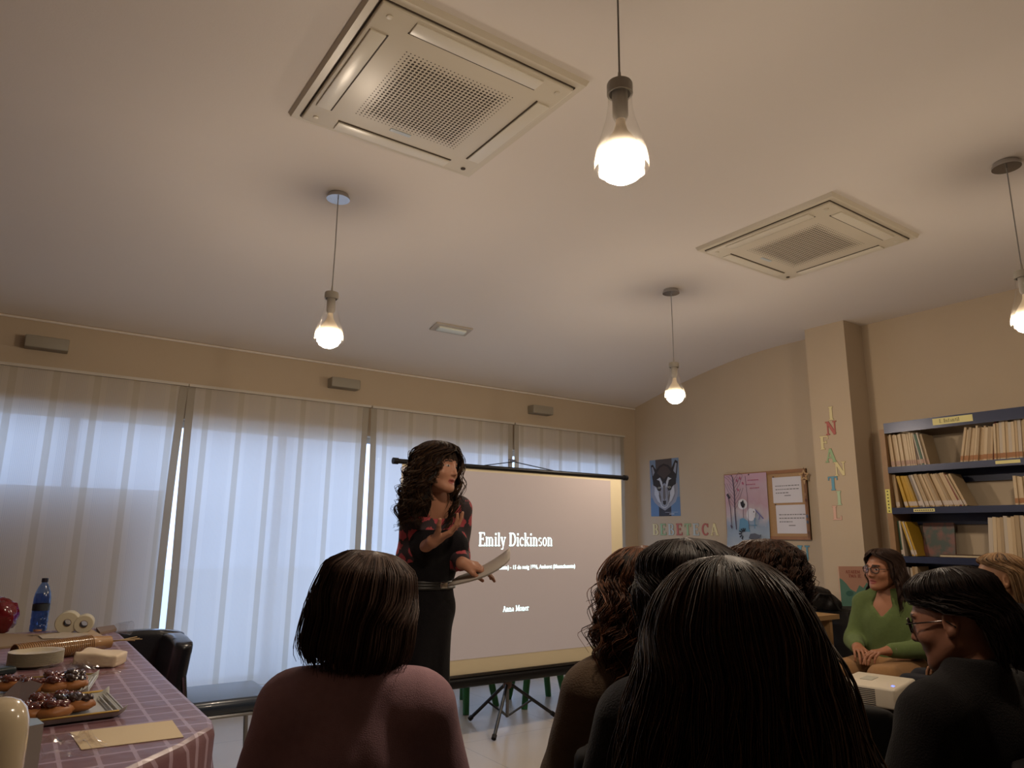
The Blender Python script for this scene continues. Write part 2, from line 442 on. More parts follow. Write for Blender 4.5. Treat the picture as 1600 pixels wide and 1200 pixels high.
# ---- hair: a shaped cap plus many strands
def hair_mesh(name, parent, M, prof, mats, n=1500, radius=.0011, amin=None, wave=(0, 60), curl=0, clumps=60, lay=(.93, 1.04), seed=1,
              bangs=None, steps=22, shell=True, flyaway=.0, tipvar=.1, part=0.0, shell_amin=None, phi_top=0.0):
    """prof: list of (z, rx, ry, cy) from the crown down in head coordinates; amin(z): half angle kept free of hair in front"""
    r_ = np.random.default_rng(seed)
    P = np.array(prof, float)
    seg = np.sqrt(np.diff(P[:, 0])**2 + (np.diff(P[:, 1])+np.diff(P[:, 2]))**2/4); s = np.concatenate([[0], np.cumsum(seg)]); L = s[-1]; s /= L
    # smooth profile
    uu = np.linspace(0, 1, 80)
    PP = np.stack([np.interp(uu, s, P[:, j]) for j in range(4)], 1)
    for _ in range(6): PP[1:-1] = PP[1:-1]*.5 + .25*(PP[:-2]+PP[2:])
    amin = amin or (lambda z: 0*z)
    def surf(a, u, lf):
        z, rx, ry, cy = (np.interp(u, uu, PP[:, j]) for j in range(4))
        am = amin(z); aa = np.sign(a)*(am + (PI-am)*np.abs(a)/PI)
        aa = np.where(a == 0, am, aa)
        x = rx*np.sin(aa)*lf; y = cy + ry*np.cos(aa)*lf
        return np.stack([x + part*(1-np.clip(u*6, 0, 1)), y, P[0, 0]+(z-P[0, 0])*(1+(lf-1)*.6)], -1), aa
    parts = []
    if shell:
        A = np.concatenate([np.linspace(-PI, -1e-3, 33), np.linspace(1e-3, PI, 33)])
        U = np.linspace(0.0, .97, 40)
        for lf in (.96, .82):
            G = np.zeros((len(U), len(A), 3))
            for i, u in enumerate(U): G[i], _ = surf(A, np.full(len(A), u), lf)
            a_, b_ = len(U), len(A)
            ii = np.arange(a_-1)[:, None]*b_ + np.arange(b_-1)[None, :]
            f = np.stack([ii, ii+1, ii+b_+1, ii+b_], -1).reshape(-1, 4)
            # leave the front open where the hair parts
            gap = np.zeros((a_-1, b_-1), bool)
            zm = G[:-1, 0, 2]
            gap[:, 32] = amin(np.interp(U[:-1], uu, PP[:, 0])) > .05
            f = f[~gap.reshape(-1)]
            parts.append((G.reshape(-1, 3), f, 0))
    # strands
    nb = 0 if bangs is None else bangs.get('n', 250)
    cl_a = r_.uniform(-PI, PI, clumps); cl_p = r_.uniform(0, 2*PI, clumps); cl_l = r_.uniform(lay[0], lay[1], clumps); cl_f = r_.uniform(.8, 1.2, clumps); cl_w = r_.uniform(.5, 1.3, clumps)
    c = r_.integers(0, clumps, n)
    a0 = cl_a[c] + r_.normal(0, 1.2*PI/clumps + .02, n); a0 = (a0+PI) % (2*PI) - PI
    lf = cl_l[c] + r_.normal(0, .014, n); u0 = r_.uniform(0, 1, n)**1.3*.35 + phi_top; u1 = np.clip(1 + r_.normal(0, tipvar*.5, n) - r_.uniform(0, tipvar, n), .5, 1.06)
    T = np.linspace(0, 1, steps)
    u = u0[:, None] + (u1-u0)[:, None]*T
    Q, aa = surf(np.repeat(a0[:, None], steps, 1), np.clip(u, 0, 1), np.repeat(lf[:, None], steps, 1))
    Q[..., 2] -= np.maximum(u-1, 0)*L
    ramp = np.clip((u-.12)/.5, 0, 1)
    ph = cl_p[c][:, None] + wave[1]*L*u*cl_f[c][:, None] + r_.normal(0, .25, n)[:, None]
    wa = wave[0]*ramp*cl_w[c][:, None]
    tx = np.cos(aa); ty = -np.sin(aa); nx = np.sin(aa); ny = np.cos(aa)
    Q[..., 0] += wa*(np.sin(ph)*tx + np.cos(ph)*nx*(.5+curl)); Q[..., 1] += wa*(np.sin(ph)*ty + np.cos(ph)*ny*(.5+curl)); Q[..., 2] += wa*curl*np.sin(ph+1)
    if flyaway:
        fl = (r_.uniform(0, 1, n) < .06)*flyaway
        k_ = fl[:, None]*ramp*r_.uniform(.3, 1, n)[:, None]
        Q[..., 0] += k_*nx; Q[..., 1] += k_*ny; Q[..., 2] += k_*.3*r_.normal(0, 1, n)[:, None]
    strands = [Q]
    if nb:
        # bangs sweep forward over the brow
        x0 = r_.uniform(-1, 1, nb)
        ang = x0*bangs.get('w', .9)
        t = T[None, :]; zt = bangs.get('top', P[0, 0]); ze = bangs.get('z', .035) + r_.normal(0, .006, nb) + np.abs(x0)*-.015
        ph_ = t*PI/2
        rr = bangs.get('r', .112)
        y = -.02 + np.sin(ph_)*(rr)*np.cos(ang)[:, None]
        x = np.sin(ph_)*rr*.86*np.sin(ang)[:, None] + bangs.get('sweep', 0)*t**2
        z = ze[:, None] + (zt-ze)[:, None]*np.cos(ph_)**.8
        x = x + .004*np.sin(9*t+x0[:, None]*20)
        B = np.stack([x, y, z], -1)*(1+r_.normal(0, .012, nb))[:, None, None]
        strands.append(B)
    Q = np.concatenate(strands); N = len(Q)
    d = np.gradient(Q, axis=1); d /= np.linalg.norm(d, axis=2, keepdims=True)+1e-9
    ref = np.zeros_like(d); ref[..., 1] = 1; ref[np.abs(d[..., 1]) > .9] = (1, 0, 0)
    s1 = np.cross(d, ref); s1 /= np.linalg.norm(s1, axis=2, keepdims=True)+1e-9; s2 = np.cross(d, s1)
    rad = radius*(1-.55*T**3)[None, :, None]*r_.uniform(.7, 1.4, N)[:, None, None]
    rings = np.stack([Q + rad*(s1*math.cos(t_)+s2*math.sin(t_)) for t_ in (0, 2*PI/3, 4*PI/3)], 2)  # N,steps,3,3
    base = (np.arange(N)[:, None, None]*steps*3 + np.arange(steps-1)[None, :, None]*3)
    k3 = np.arange(3)[None, None, :]
    f = np.stack([base+k3, base+(k3+1) % 3, base+3+(k3+1) % 3, base+3+k3], -1).reshape(-1, 4)
    mi = r_.integers(0, len(mats), N)
    v = rings.reshape(-1, 3)
    fm = np.repeat(mi, (steps-1)*3)
    allparts = [(v_@M[:3, :3].T+M[:3, 3], f_, len(mats)) for v_, f_, _ in parts]
    mats = list(mats) + [HAIRMAT('hair_under', '140e0c')]
    vv = v@M[:3, :3].T+M[:3, 3]
    for mm in range(len(mats)-1):
        sel = f[fm == mm]
        if len(sel):
            used, inv = np.unique(sel, return_inverse=True)
            allparts.append((vv[used], inv.reshape(sel.shape), mm))
    return np_mesh(name, allparts, mats, parent)

SKIN = lambda nm, c: mat(nm, c, rough=.5, spec=.4, noise=.06, nscale=30)
LIP = mat('lip', '8e4a42', rough=.45)
EYE = mat('eye_white', '9c9490', rough=.4, spec=.2)
IRIS = mat('iris', '2a1a12', rough=.15)
BROW = mat('brow', '2c1d15', rough=.8)
HAIRX = 0
HAIRMAT = lambda nm, c, **k: mat(nm, c, rough=k.get('rough', .5), spec=k.get('spec', .18), noise=.25, nscale=25)
CLOTH = lambda nm, c, **k: mat(nm, c, rough=.9, spec=.15, noise=k.get('noise', .12), nscale=k.get('ns', 60), bump=k.get('bump', .35), bscale=k.get('bs', 260), sheen=.05)

def seated_joints(w=1.0, seat=.45, lean=0.0, head=(0, .02, 1.125), dz=0.0):
    z = seat - .45
    return dict(pelvis=(0, 0, .545+z), chest=(0, lean*.6, .83+z+dz), neck=(0, lean-.015, .985+z+dz),
                sL=(-.148*w, lean-.01, .925+z+dz), sR=(.148*w, lean-.01, .925+z+dz), head=head,
                hL=(-.09, .02, .535+z), hR=(.09, .02, .535+z), kL=(-.11, .41, .53+z), kR=(.11, .41, .53+z), aL=(-.12, .34, .095), aR=(.12, .34, .095))

def person(name, loc, rz, label, J, headM, skin, fine=.003, body_h=.006, mouth_open=0, arms=None, hands=True, neck_r=.047, w=1.0, legs=True, hand_kw=None, group=None, arm_r=(.042, .034, .0245), low_hands=False):
    """one continuous body: torso, neck, head, limbs and hands; returns root"""
    root = empty(name, loc, rz, label, 'person', group)
    S = SDF(); torso_sdf(S, J, w=w*.93)
    hp = headM[:3, 3]
    nk = np.array(J['neck'], float)
    nb = hp + headM[:3, :3] @ np.array([0, -.022, -.06])
    S.cap(nk+[0, 0, -.03], nb, neck_r*1.1, neck_r*.97, k=.04)
    if legs:
        leg_sdf(S, J['hL'], J['kL'], J['aL'], (.078, .053, .036)); leg_sdf(S, J['hR'], J['kR'], J['aR'], (.078, .053, .036))
        fd = J.get('footdir', (0, 1, 0)); foot_sdf(S, J['aL'], fd); foot_sdf(S, J['aR'], fd)
    for q in ('L', 'R'):
        if 'e'+q in J: arm_sdf(S, J['s'+q], J['e'+q], J['w'+q], arm_r)
    v1, f1 = S.mesh(body_h)
    H = SDF(); head_sdf(H, headM, mouth_open=mouth_open); H.cap(nb, nb*.45+nk*.55, neck_r*.97, neck_r*1.0, k=.02)
    parts = [(v1, f1, 0)]
    v2, f2 = H.mesh(fine); hm = head_mats(headM)
    mi = hm(v2[f2].mean(1))
    for k in range(5):
        sel = f2[mi == k]
        if len(sel):
            used, inv = np.unique(sel, return_inverse=True); parts.append((v2[used], inv.reshape(sel.shape), k))
    if hands:
        for q, sd in (('L', -1), ('R', 1)):
            if 'w'+q not in J: continue
            kw = (hand_kw or {}).get(q)
            if kw is None: continue
            G = SDF(); el = Vector(J['e'+q]); wr = Vector(J['w'+q])
            G.cap(el*.35+wr*.65, wr, .0275, .0245, k=.01)
            kw = dict(kw); fwd = kw.pop('fwd', tuple(wr-el)); hand_sdf(G, wr, fwd, **kw)
            v3, f3 = G.mesh(.003 if low_hands else .0022); parts.append((v3, f3, 0))
    body = np_mesh('body', parts, [skin, LIP, EYE, IRIS, BROW], root)
    return root, body

def garment(name, S, root, m, h=.006, disp=None, clip=None, inflate=0.0, smooth=2):
    v, f = S.mesh(h, disp=disp, clip=clip, inflate=inflate, smooth=smooth)
    return np_mesh(name, [(v, f, 0)], [m], root)

def spectacles(root, M, frame, lens_w=.047, lens_h=.036, round_=.012):
    def T(p): return tuple((M @ np.array([p[0], p[1], p[2], 1]))[:3])
    b = MB()
    for q in (-1, 1):
        pts = []
        for t in np.linspace(0, 2*PI, 25):
            c, s_ = math.cos(t), math.sin(t); e = .75
            pts.append(T((q*.033 + lens_w/2*np.sign(c)*abs(c)**e, .100-.010*(abs(q*.033+lens_w/2*c)-.01)/.04, .008 + lens_h/2*np.sign(s_)*abs(s_)**e)))
        b.tube(pts, .0022, 6)
        b.tube([T((q*.057, .094, .013)), T((q*.072, .06, .012)), T((q*.080, -.005, .010)), T((q*.080, -.022, -.008))], .0019, 6)
    b.tube([T((-.011, .102, .012)), T((0, .105, .015)), T((.011, .102, .012))], .002, 6)
    g = b.build('glasses', frame, root)
    l = MB()
    for q in (-1, 1):
        pts = [T((q*.033 + .94*lens_w/2*np.sign(math.cos(t))*abs(math.cos(t))**.75, .0995-.010*(abs(q*.033+lens_w/2*math.cos(t))-.01)/.04, .008 + .94*lens_h/2*np.sign(math.sin(t))*abs(math.sin(t))**.75)) for t in np.linspace(0, 2*PI, 20, endpoint=False)]
        l.add(pts, [list(range(20))], 0)
    l.build('lens', LENS, g)
    return g
LENS = thin_glass('spectacle_lens', (.93, .94, .98), .01, .1)
GLASSF = mat('dark_frame', '15151c', rough=.25, coat=.5)
def top_smooth(z, z0, z1):   # 0 above z0, 1 below z1
    t = np.clip((z0-z)/(z0-z1), 0, 1); return t*t*(3-2*t)

# ---------------------------------------------------------------- the presenter
def build_presenter():
    P0 = at(664, 900, 3.13); loc = (P0.x, P0.y, 0)
    heading = (.13, -1.0)                             # the body faces the audience
    rz = math.atan2(-heading[0], heading[1])
    SKP = SKIN('skin_presenter', 'a87860')
    inv = (Matrix.Translation(loc) @ Matrix.Rotation(rz, 4, 'Z')).inverted()
    def W(px, py, d): return tuple(inv @ at(px, py, d))
    hc = W(684, 734, 3.07)
    sR = W(645, 797, 3.07); sL = W(719, 796, 3.20)
    mid = ((np.array(sR)+np.array(sL))/2)
    J = dict(pelvis=(0, 0, .93), chest=(mid[0]*.7, mid[1]*.7, 1.20), neck=(mid[0]*.6+hc[0]*.4, mid[1]*.7+hc[1]*.3, 1.395), sL=sL, sR=sR,
             hL=(-.06, 0, .90), hR=(.06, 0, .90), kL=(-.055, .01, .49), kR=(.055, .01, .49), aL=(-.07, -.01, .095), aR=(.07, -.01, .095),
             eR=W(637, 873, 3.10), wR=W(676, 846, 2.93), eL=W(716, 870, 3.19), wL=W(722, 880, 2.99))
    headM = mtx(hc, (.02, -.08, .30), .93)
    hk = {'R': dict(fwd=(-.55, .62, .42), palm=(.2, -.3, 1), side=1, curls=(.42, .36, .40, .46), spread=.13, thumb=(1.0, .6), size=1.0),
          'L': dict(fwd=(-.62, .25, -.16), palm=(-.1, -.5, -1), side=-1, curls=(.25, .3, .35, .4), spread=.02, thumb=(.3, .3), size=.95)}
    root, body = person('person', loc, rz, 'woman standing and talking, curly dark hair, red-flowered top and black skirt, holding white papers', J, headM, SKP,
                        mouth_open=1.0, hand_kw=hk, w=.80, neck_r=.043)
    # floral blouse
    q = NB('floral_blouse'); co, x, y, z = q.xyz()
    v = q.n('ShaderNodeTexVoronoi'); v.inputs['Scale'].default_value = 17; v.inputs['Randomness'].default_value = .75; q.l(co, v.inputs['Vector'])
    nz = q.n('ShaderNodeTexNoise'); nz.inputs['Scale'].default_value = 90; q.l(co, nz.inputs['Vector'])
    d = q.math('ADD', v.outputs['Distance'], q.math('MULTIPLY', q.math('SUBTRACT', nz.outputs['Fac'], .5), .35))
    f = q.math('SUBTRACT', 1.0, q.math('SMOOTHSTEP' if False else 'GREATER_THAN', d, .46))
    hole = q.math('LESS_THAN', v.outputs['Distance'], .10)
    c = q.mix(f, srgb('2a1e24'), srgb('a03e46')); c = q.mix(hole, c, srgb('4a2028'))
    q.l(c, q.b.inputs['Base Color']); q.b.inputs['Roughness'].default_value = .8
    S = SDF(); torso_sdf(S, J, w=.86, bust=1, k=.05)
    arm_sdf(S, J['sL'], J['eL'], tuple(np.array(J['eL'])*.22+np.array(J['wL'])*.78), (.056, .048, .040))
    arm_sdf(S, J['sR'], J['eR'], tuple(np.array(J['eR'])*.62+np.array(J['wR'])*.38), (.054, .045, .040))
    garment('blouse', S, root, q.M, .006, folds(.0025, 45, 30), lambda X, Y, Z: np.maximum(1.02-Z+0*X, np.maximum(Z-1.435+0*X+0*Y, .060-np.sqrt((X-J['neck'][0])**2+(Y-J['neck'][1]-.035)**2+(Z-1.445)**2))))
    BK = CLOTH('black_cloth', '121014', noise=.2)
    # black high bodice and long wide skirt-trousers
    S = SDF(); torso_sdf(S, J, w=.88, bust=1, k=.05)
    garment('bodice', S, root, BK, .006, folds(.002, 40, 22, 2), lambda X, Y, Z: np.maximum(Z-1.27-.0*np.abs(X)+0*Y, .9-Z), inflate=.005)
    S = SDF()
    S.ell((0, 0, .96), (.137, .112, .12), k=.05)
    for s_ in (-1, 1):
        S.cap((s_*.055, 0, .90), (s_*.055, .0, .50), .082, .080, k=.06); S.cap((s_*.055, 0, .50), (s_*.06, 0, .06), .080, .095, k=.06)
    garment('skirt', S, root, BK, .008, lambda X, Y, Z: .006*np.sin(40*np.arctan2(Y+.001, X)*.35+0*Z)*np.clip((.8-Z)/.6, 0, 1)+.003*np.sin(14*Z+20*X), lambda X, Y, Z: np.maximum(.035-Z, Z-1.07)+0*X+0*Y, smooth=3)
    b = MB(); b.T = Matrix.Translation((0, 0, 1.035))
    pts = [(.136*math.sin(t), .112*math.cos(t)+.005, 0) for t in np.linspace(0, 2*PI, 40)]
    for k, dz in enumerate((-.012, 0, .012)): b.tube([(p[0], p[1], dz) for p in pts], .0075, 6)
    belt = b.build('belt', mat('black_leather', '0d0b0c', rough=.35), root)
    b = MB(); b.rbox((-.012, .126, 1.035), (.038, .010, .026), .004); b.build('buckle', mat('chrome', 'c9c6c0', rough=.2, metal=1), belt)
    for s_ in (-1, 1):
        sh = MB(); sh.rbox((s_*.07, .055, .04), (.085, .24, .05), .022); sh.cbox((s_*.07, -.045, .015), (.05, .05, .03)); sh.build('shoe', mat('black_leather', '0d0b0c'), root)
    def am(z): return .68*top_smooth(z, .10, .045)+.12*top_smooth(z, .0, -.06)+0*z - .25*top_smooth(z, -.10, -.2)
    hm = [HAIRMAT('hair_black_brown', '1e1512'), HAIRMAT('hair_brown_dark', '2c1d16'), HAIRMAT('hair_brown_mid', '43301f')]  # three hair tones, spread over the strands at random
    prof = [(.135, .004, .004, -.01), (.132, .05, .055, -.01), (.105, .090, .105, -.012), (.06, .108, .122, -.015), (.0, .118, .118, -.02), (-.06, .132, .115, -.025),
            (-.12, .140, .112, -.035), (-.17, .150, .105, -.045), (-.21, .150, .098, -.055), (-.25, .135, .085, -.065)]
    hair_mesh('hair', root, headM, prof, hm, n=2600, radius=.0013, amin=am, wave=(.016, 75), curl=.6, clumps=95, lay=(.86, 1.08), seed=3,
              bangs=dict(n=420, z=.040, r=.108, w=1.05, top=.133), flyaway=.03, tipvar=.25, steps=30)
    for s_ in (-1, 1):
        e = MB(); cpt = (headM @ np.array([s_*.080, -.004, -.052, 1]))[:3]
        e.tube([(cpt[0]+.004*math.sin(t)*.3, cpt[1]+.014*math.sin(t), cpt[2]+.016*math.cos(t)) for t in np.linspace(0, 2*PI, 20)], .0016, 6)
        e.build('earring', mat('gold', 'c8a860', rough=.25, metal=1), root)
    # white papers held in her left hand: top-level
    a = at(700, 915, 3.02); b_ = at(797, 858, 2.93)
    return root

# sweaters of the seated audience
def seated(label, px, py_top, depth, head_dir, body_dir, hair_fn, cloth, cloth_name='sweater', w=1.0, name='person', skin='8f6a54', lean=0.0,
           headtilt=(0, 0), glasses=None, collar=None, vneck=0, k=.05, size=1.0, mouth=0, hand_pose='lap', head_off=(0, .02), fine=.004, z_head=None, trousers='1c1c22', bh=.008, shoulder_drop=0, spread=0):
    top = at(px, py_top, depth)
    rz = math.atan2(-body_dir[0], body_dir[1])
    # head centre: crown is .125 above it
    hz = (top.z - .128*size) if z_head is None else z_head
    dz = hz - 1.125
    c, s_ = math.cos(rz), math.sin(rz)
    hx, hy = head_off
    off = Vector((c*hx - s_*(hy+lean), s_*hx + c*(hy+lean), 0))
    loc = (top.x - off.x, top.y - off.y, 0)
    J = seated_joints(w, .45, lean, dz=dz)
    if shoulder_drop:
        for q in ('sL', 'sR'): J[q] = (J[q][0], J[q][1], J[q][2]-shoulder_drop)
    hr = math.atan2(-head_dir[0], head_dir[1]) - rz
    headM = mtx((hx, hy+lean, hz), (headtilt[0], headtilt[1], hr), size)
    if hand_pose == 'lap':
        for q, sg in (('L', -1), ('R', 1)):
            J['e'+q] = (sg*(.200*w+spread), lean*.6+.04, .70+dz*.7-shoulder_drop*.6); J['w'+q] = (sg*.085, .25, .655)
    hk = {q: dict(fwd=(-sg*.5, .8, -.1), palm=(0, 0, -1), side=sg, curls=(.35, .4, .45, .5), thumb=(.4, .3), size=.98) for q, sg in (('L', -1), ('R', 1))}
    root, body = person(name, loc, rz, label, J, headM, SKIN('skin_'+skin, skin), fine=fine, body_h=bh, hand_kw=hk, w=w, mouth_open=mouth, low_hands=True)
    S = SDF(); torso_sdf(S, J, w=w*1.0, bust=.0, k=k, trap=1)
    for q in ('L', 'R'):
        e = np.array(J['e'+q]); wq = np.array(J['w'+q])
        arm_sdf(S, J['s'+q], e, e*.08+wq*.92, (.054*w, .047*w, .036))
    nk = np.array(J['neck']); nb = headM[:3, 3] + headM[:3, :3] @ np.array([0, -.022, -.06])
    hi = nk[2] + .045
    if collar == 'roll':
        S.cap(nk, nk*.35+nb*.65, .066, .060, k=.03); hi = (nk*.4+nb*.6)[2]
    if collar == 'high':
        S.cap(nk, nk*.5+nb*.5, .060, .056, k=.03); hi = (nk*.25+nb*.75)[2]
    zc = hi
    garment(cloth_name, S, root, cloth, .0075, folds(.0032, 38, 24, px*.01), lambda X, Y, Z: np.maximum(np.maximum(Z-zc, .50-Z)+0*X+0*Y, (np.minimum(Z-(zc-.16), .9*(.0+Y))-1.15*np.abs(X)) if vneck else -9.0), inflate=.004, smooth=3)
    T = SDF(); T.ell(J['pelvis'], (.17*w, .125, .12), k=.05)
    for q in ('L', 'R'): leg_sdf(T, J['h'+q], J['k'+q], J['a'+q], (.092, .070, .052), k=.05)
    garment('trousers', T, root, CLOTH('trousers_'+trousers, trousers), .009, folds(.003, 30, 20, 4), lambda X, Y, Z: np.maximum(.07-Z, Z-.60)+0*X+0*Y, smooth=2)
    for q in ('L', 'R'):
        a = J['a'+q]; sh = MB(); sh.rbox((a[0], a[1]+.05, .04), (.09, .26, .08), .03); sh.build('shoe', mat('shoe_dark', '141214', rough=.5), root)
    hair_fn(root, headM)
    if glasses: spectacles(root, headM, glasses)
    return root, J, headM
# ================================================================== SETTING
H_C = 3.05; WX = 5.80; WY = 5.85; LX = -2.6; BY = -3.2
WALL = mat('wall_paint', 'b3a28c', rough=.85, spec=.2, noise=.03, nscale=3, bump=.08, bscale=180)
CEIL = mat('ceiling_paint', 'dcd3ca', rough=.9, spec=.2, noise=.015, nscale=2, bump=.05, bscale=150)
def build_setting():
    b = MB(); b.box((LX-.2, BY-.2, -.12), (WX+.2, WY+.1, 0))
    q = NB('floor_tiles'); co, x, y, z = q.xyz()
    gx = q.math('ABSOLUTE', q.math('SUBTRACT', q.math('FRACT', q.math('MULTIPLY', x, 1.25)), .5)); gy = q.math('ABSOLUTE', q.math('SUBTRACT', q.math('FRACT', q.math('MULTIPLY', y, 1.25)), .5))
    g = q.math('GREATER_THAN', q.math('MAXIMUM', gx, gy), .4965)
    n = q.n('ShaderNodeTexNoise'); n.inputs['Scale'].default_value = 2.2; n.inputs['Detail'].default_value = 5; q.l(co, n.inputs['Vector'])
    c = q.mix(n.outputs['Fac'], srgb('a39b90'), srgb('b9b0a4')); c = q.mix(g, c, srgb('8c857c'))
    q.l(c, q.b.inputs['Base Color']); q.b.inputs['Roughness'].default_value = .32
    struct(b.build('floor', q.M))
    # ceiling: level, then bending down towards the window wall
    b = MB(); ys = [BY-.2, 3.7] + list(np.linspace(3.85, WY+.2, 14))
    def cz(y):
        if y < 3.8: return H_C
        t = (y-3.8)/(WY-3.8); return H_C - .33*(t*t*(1.4-.4*t)) if t < 1 else H_C-.33-(y-WY)*.25
    n = len(ys); vs = [(LX-.2, y, cz(y)) for y in ys] + [(WX+.2, y, cz(y)) for y in ys] + [(LX-.2, y, H_C+.2) for y in ys] + [(WX+.2, y, H_C+.2) for y in ys]
    fs = []
    for i in range(n-1): fs += [(i, i+1, n+i+1, n+i), (2*n+i, 3*n+i, 3*n+i+1, 2*n+i+1)]
    fs += [tuple(range(n)) [::-1] + tuple(range(2*n, 3*n)), tuple(range(n, 2*n)) + tuple(range(3*n, 4*n))[::-1], (0, n, 3*n, 2*n), (n-1, 3*n-1, 4*n-1, 2*n-1)]
    b.add(vs, fs, 0, False); struct(b.build('ceiling', CEIL))
    build_setting.cz = cz
    # window wall: opening from z .12 to 2.1 between piers
    b = MB(); T = .22
    b.box((LX, WY, 2.10), (WX+.2, WY+T, 2.95)); b.box((LX, WY, 0), (WX+.2, WY+T, .10))
    wins = [(-2.45, -.9), (-.9, .27), (.27, 1.78), (1.78, 3.3), (3.3, 4.6), (4.6, 5.60)]
    xs = [LX, -2.45, 5.60, WX+.2]
    for i in (0, 2): b.box((xs[i], WY, .10), (xs[i+1], WY+T, 2.10))
    struct(b.build('wall_back', WALL))
    AL = mat('window_frame_grey', 'b8b6b2', rough=.4); GL = thin_glass('window_glass', (.96, .98, 1), .02)
    for i, (a, c) in enumerate(wins):
        f = MB(); y0, y1 = WY+.11, WY+.16
        for p, r in (((a, y0, .10), (a+.03, y1, 2.10)), ((c-.03, y0, .10), (c, y1, 2.10)), ((a, y0, .10), (c, y1, .16)), ((a, y0, 2.05), (c, y1, 2.10))): f.box(p, r)
        w = struct(f.build('window_%d' % (i+1), AL))
        g = MB(); g.box((a+.03, y0+.02, .16), (c-.03, y0+.028, 2.05)); g.build('pane', GL, w)
    # sill ledge along the windows
    b = MB(); b.box((LX, WY-.30, 0), (WX, WY, .10)); struct(b.build('trim_1', mat('ledge_stone', 'a8a29a', rough=.5, noise=.06)))
    # poster wall / right wall, pillar
    b = MB(); b.box((WX, BY, 0), (WX+.2, WY+.2, H_C)); struct(b.build('wall_right', WALL))
    b = MB(); b.box((5.52, 3.08, 0), (WX, 3.44, H_C)); struct(b.build('wall_pillar', WALL))
    b = MB(); b.box((LX-.2, BY, 0), (LX, WY+.2, H_C)); struct(b.build('wall_left', WALL))
    b = MB(); b.box((LX, BY-.2, 0), (WX+.2, BY, H_C)); struct(b.build('wall_front', mat('wall_brown', '7a6450', rough=.85, noise=.03, nscale=3)))
    # thin cove bead under the ceiling on the window wall
    b = MB(); b.tube([(LX, WY-.006, H_C-.345), (WX, WY-.006, H_C-.345)], .008, 6); struct(b.build('trim_2', CEIL))
    # outside
    b = MB(); b.box((-12, WY+.3, -.3), (18, 30, -.15)); struct(b.build('ground_outside', mat('pavement', 'd0ccc6', rough=.9)))
    b = MB(); b.box((-2.6, WY+.225, -.15), (.92, WY+.33, 1.56)); o = b.build('sky_block_wall', mat('brown_render', 'a07250', rough=.9)); tag(o, 'brown low wall added outside to block sky light behind the left curtain', 'wall', kind='structure')  # low wall added outside to keep sky off the left curtain's lower half

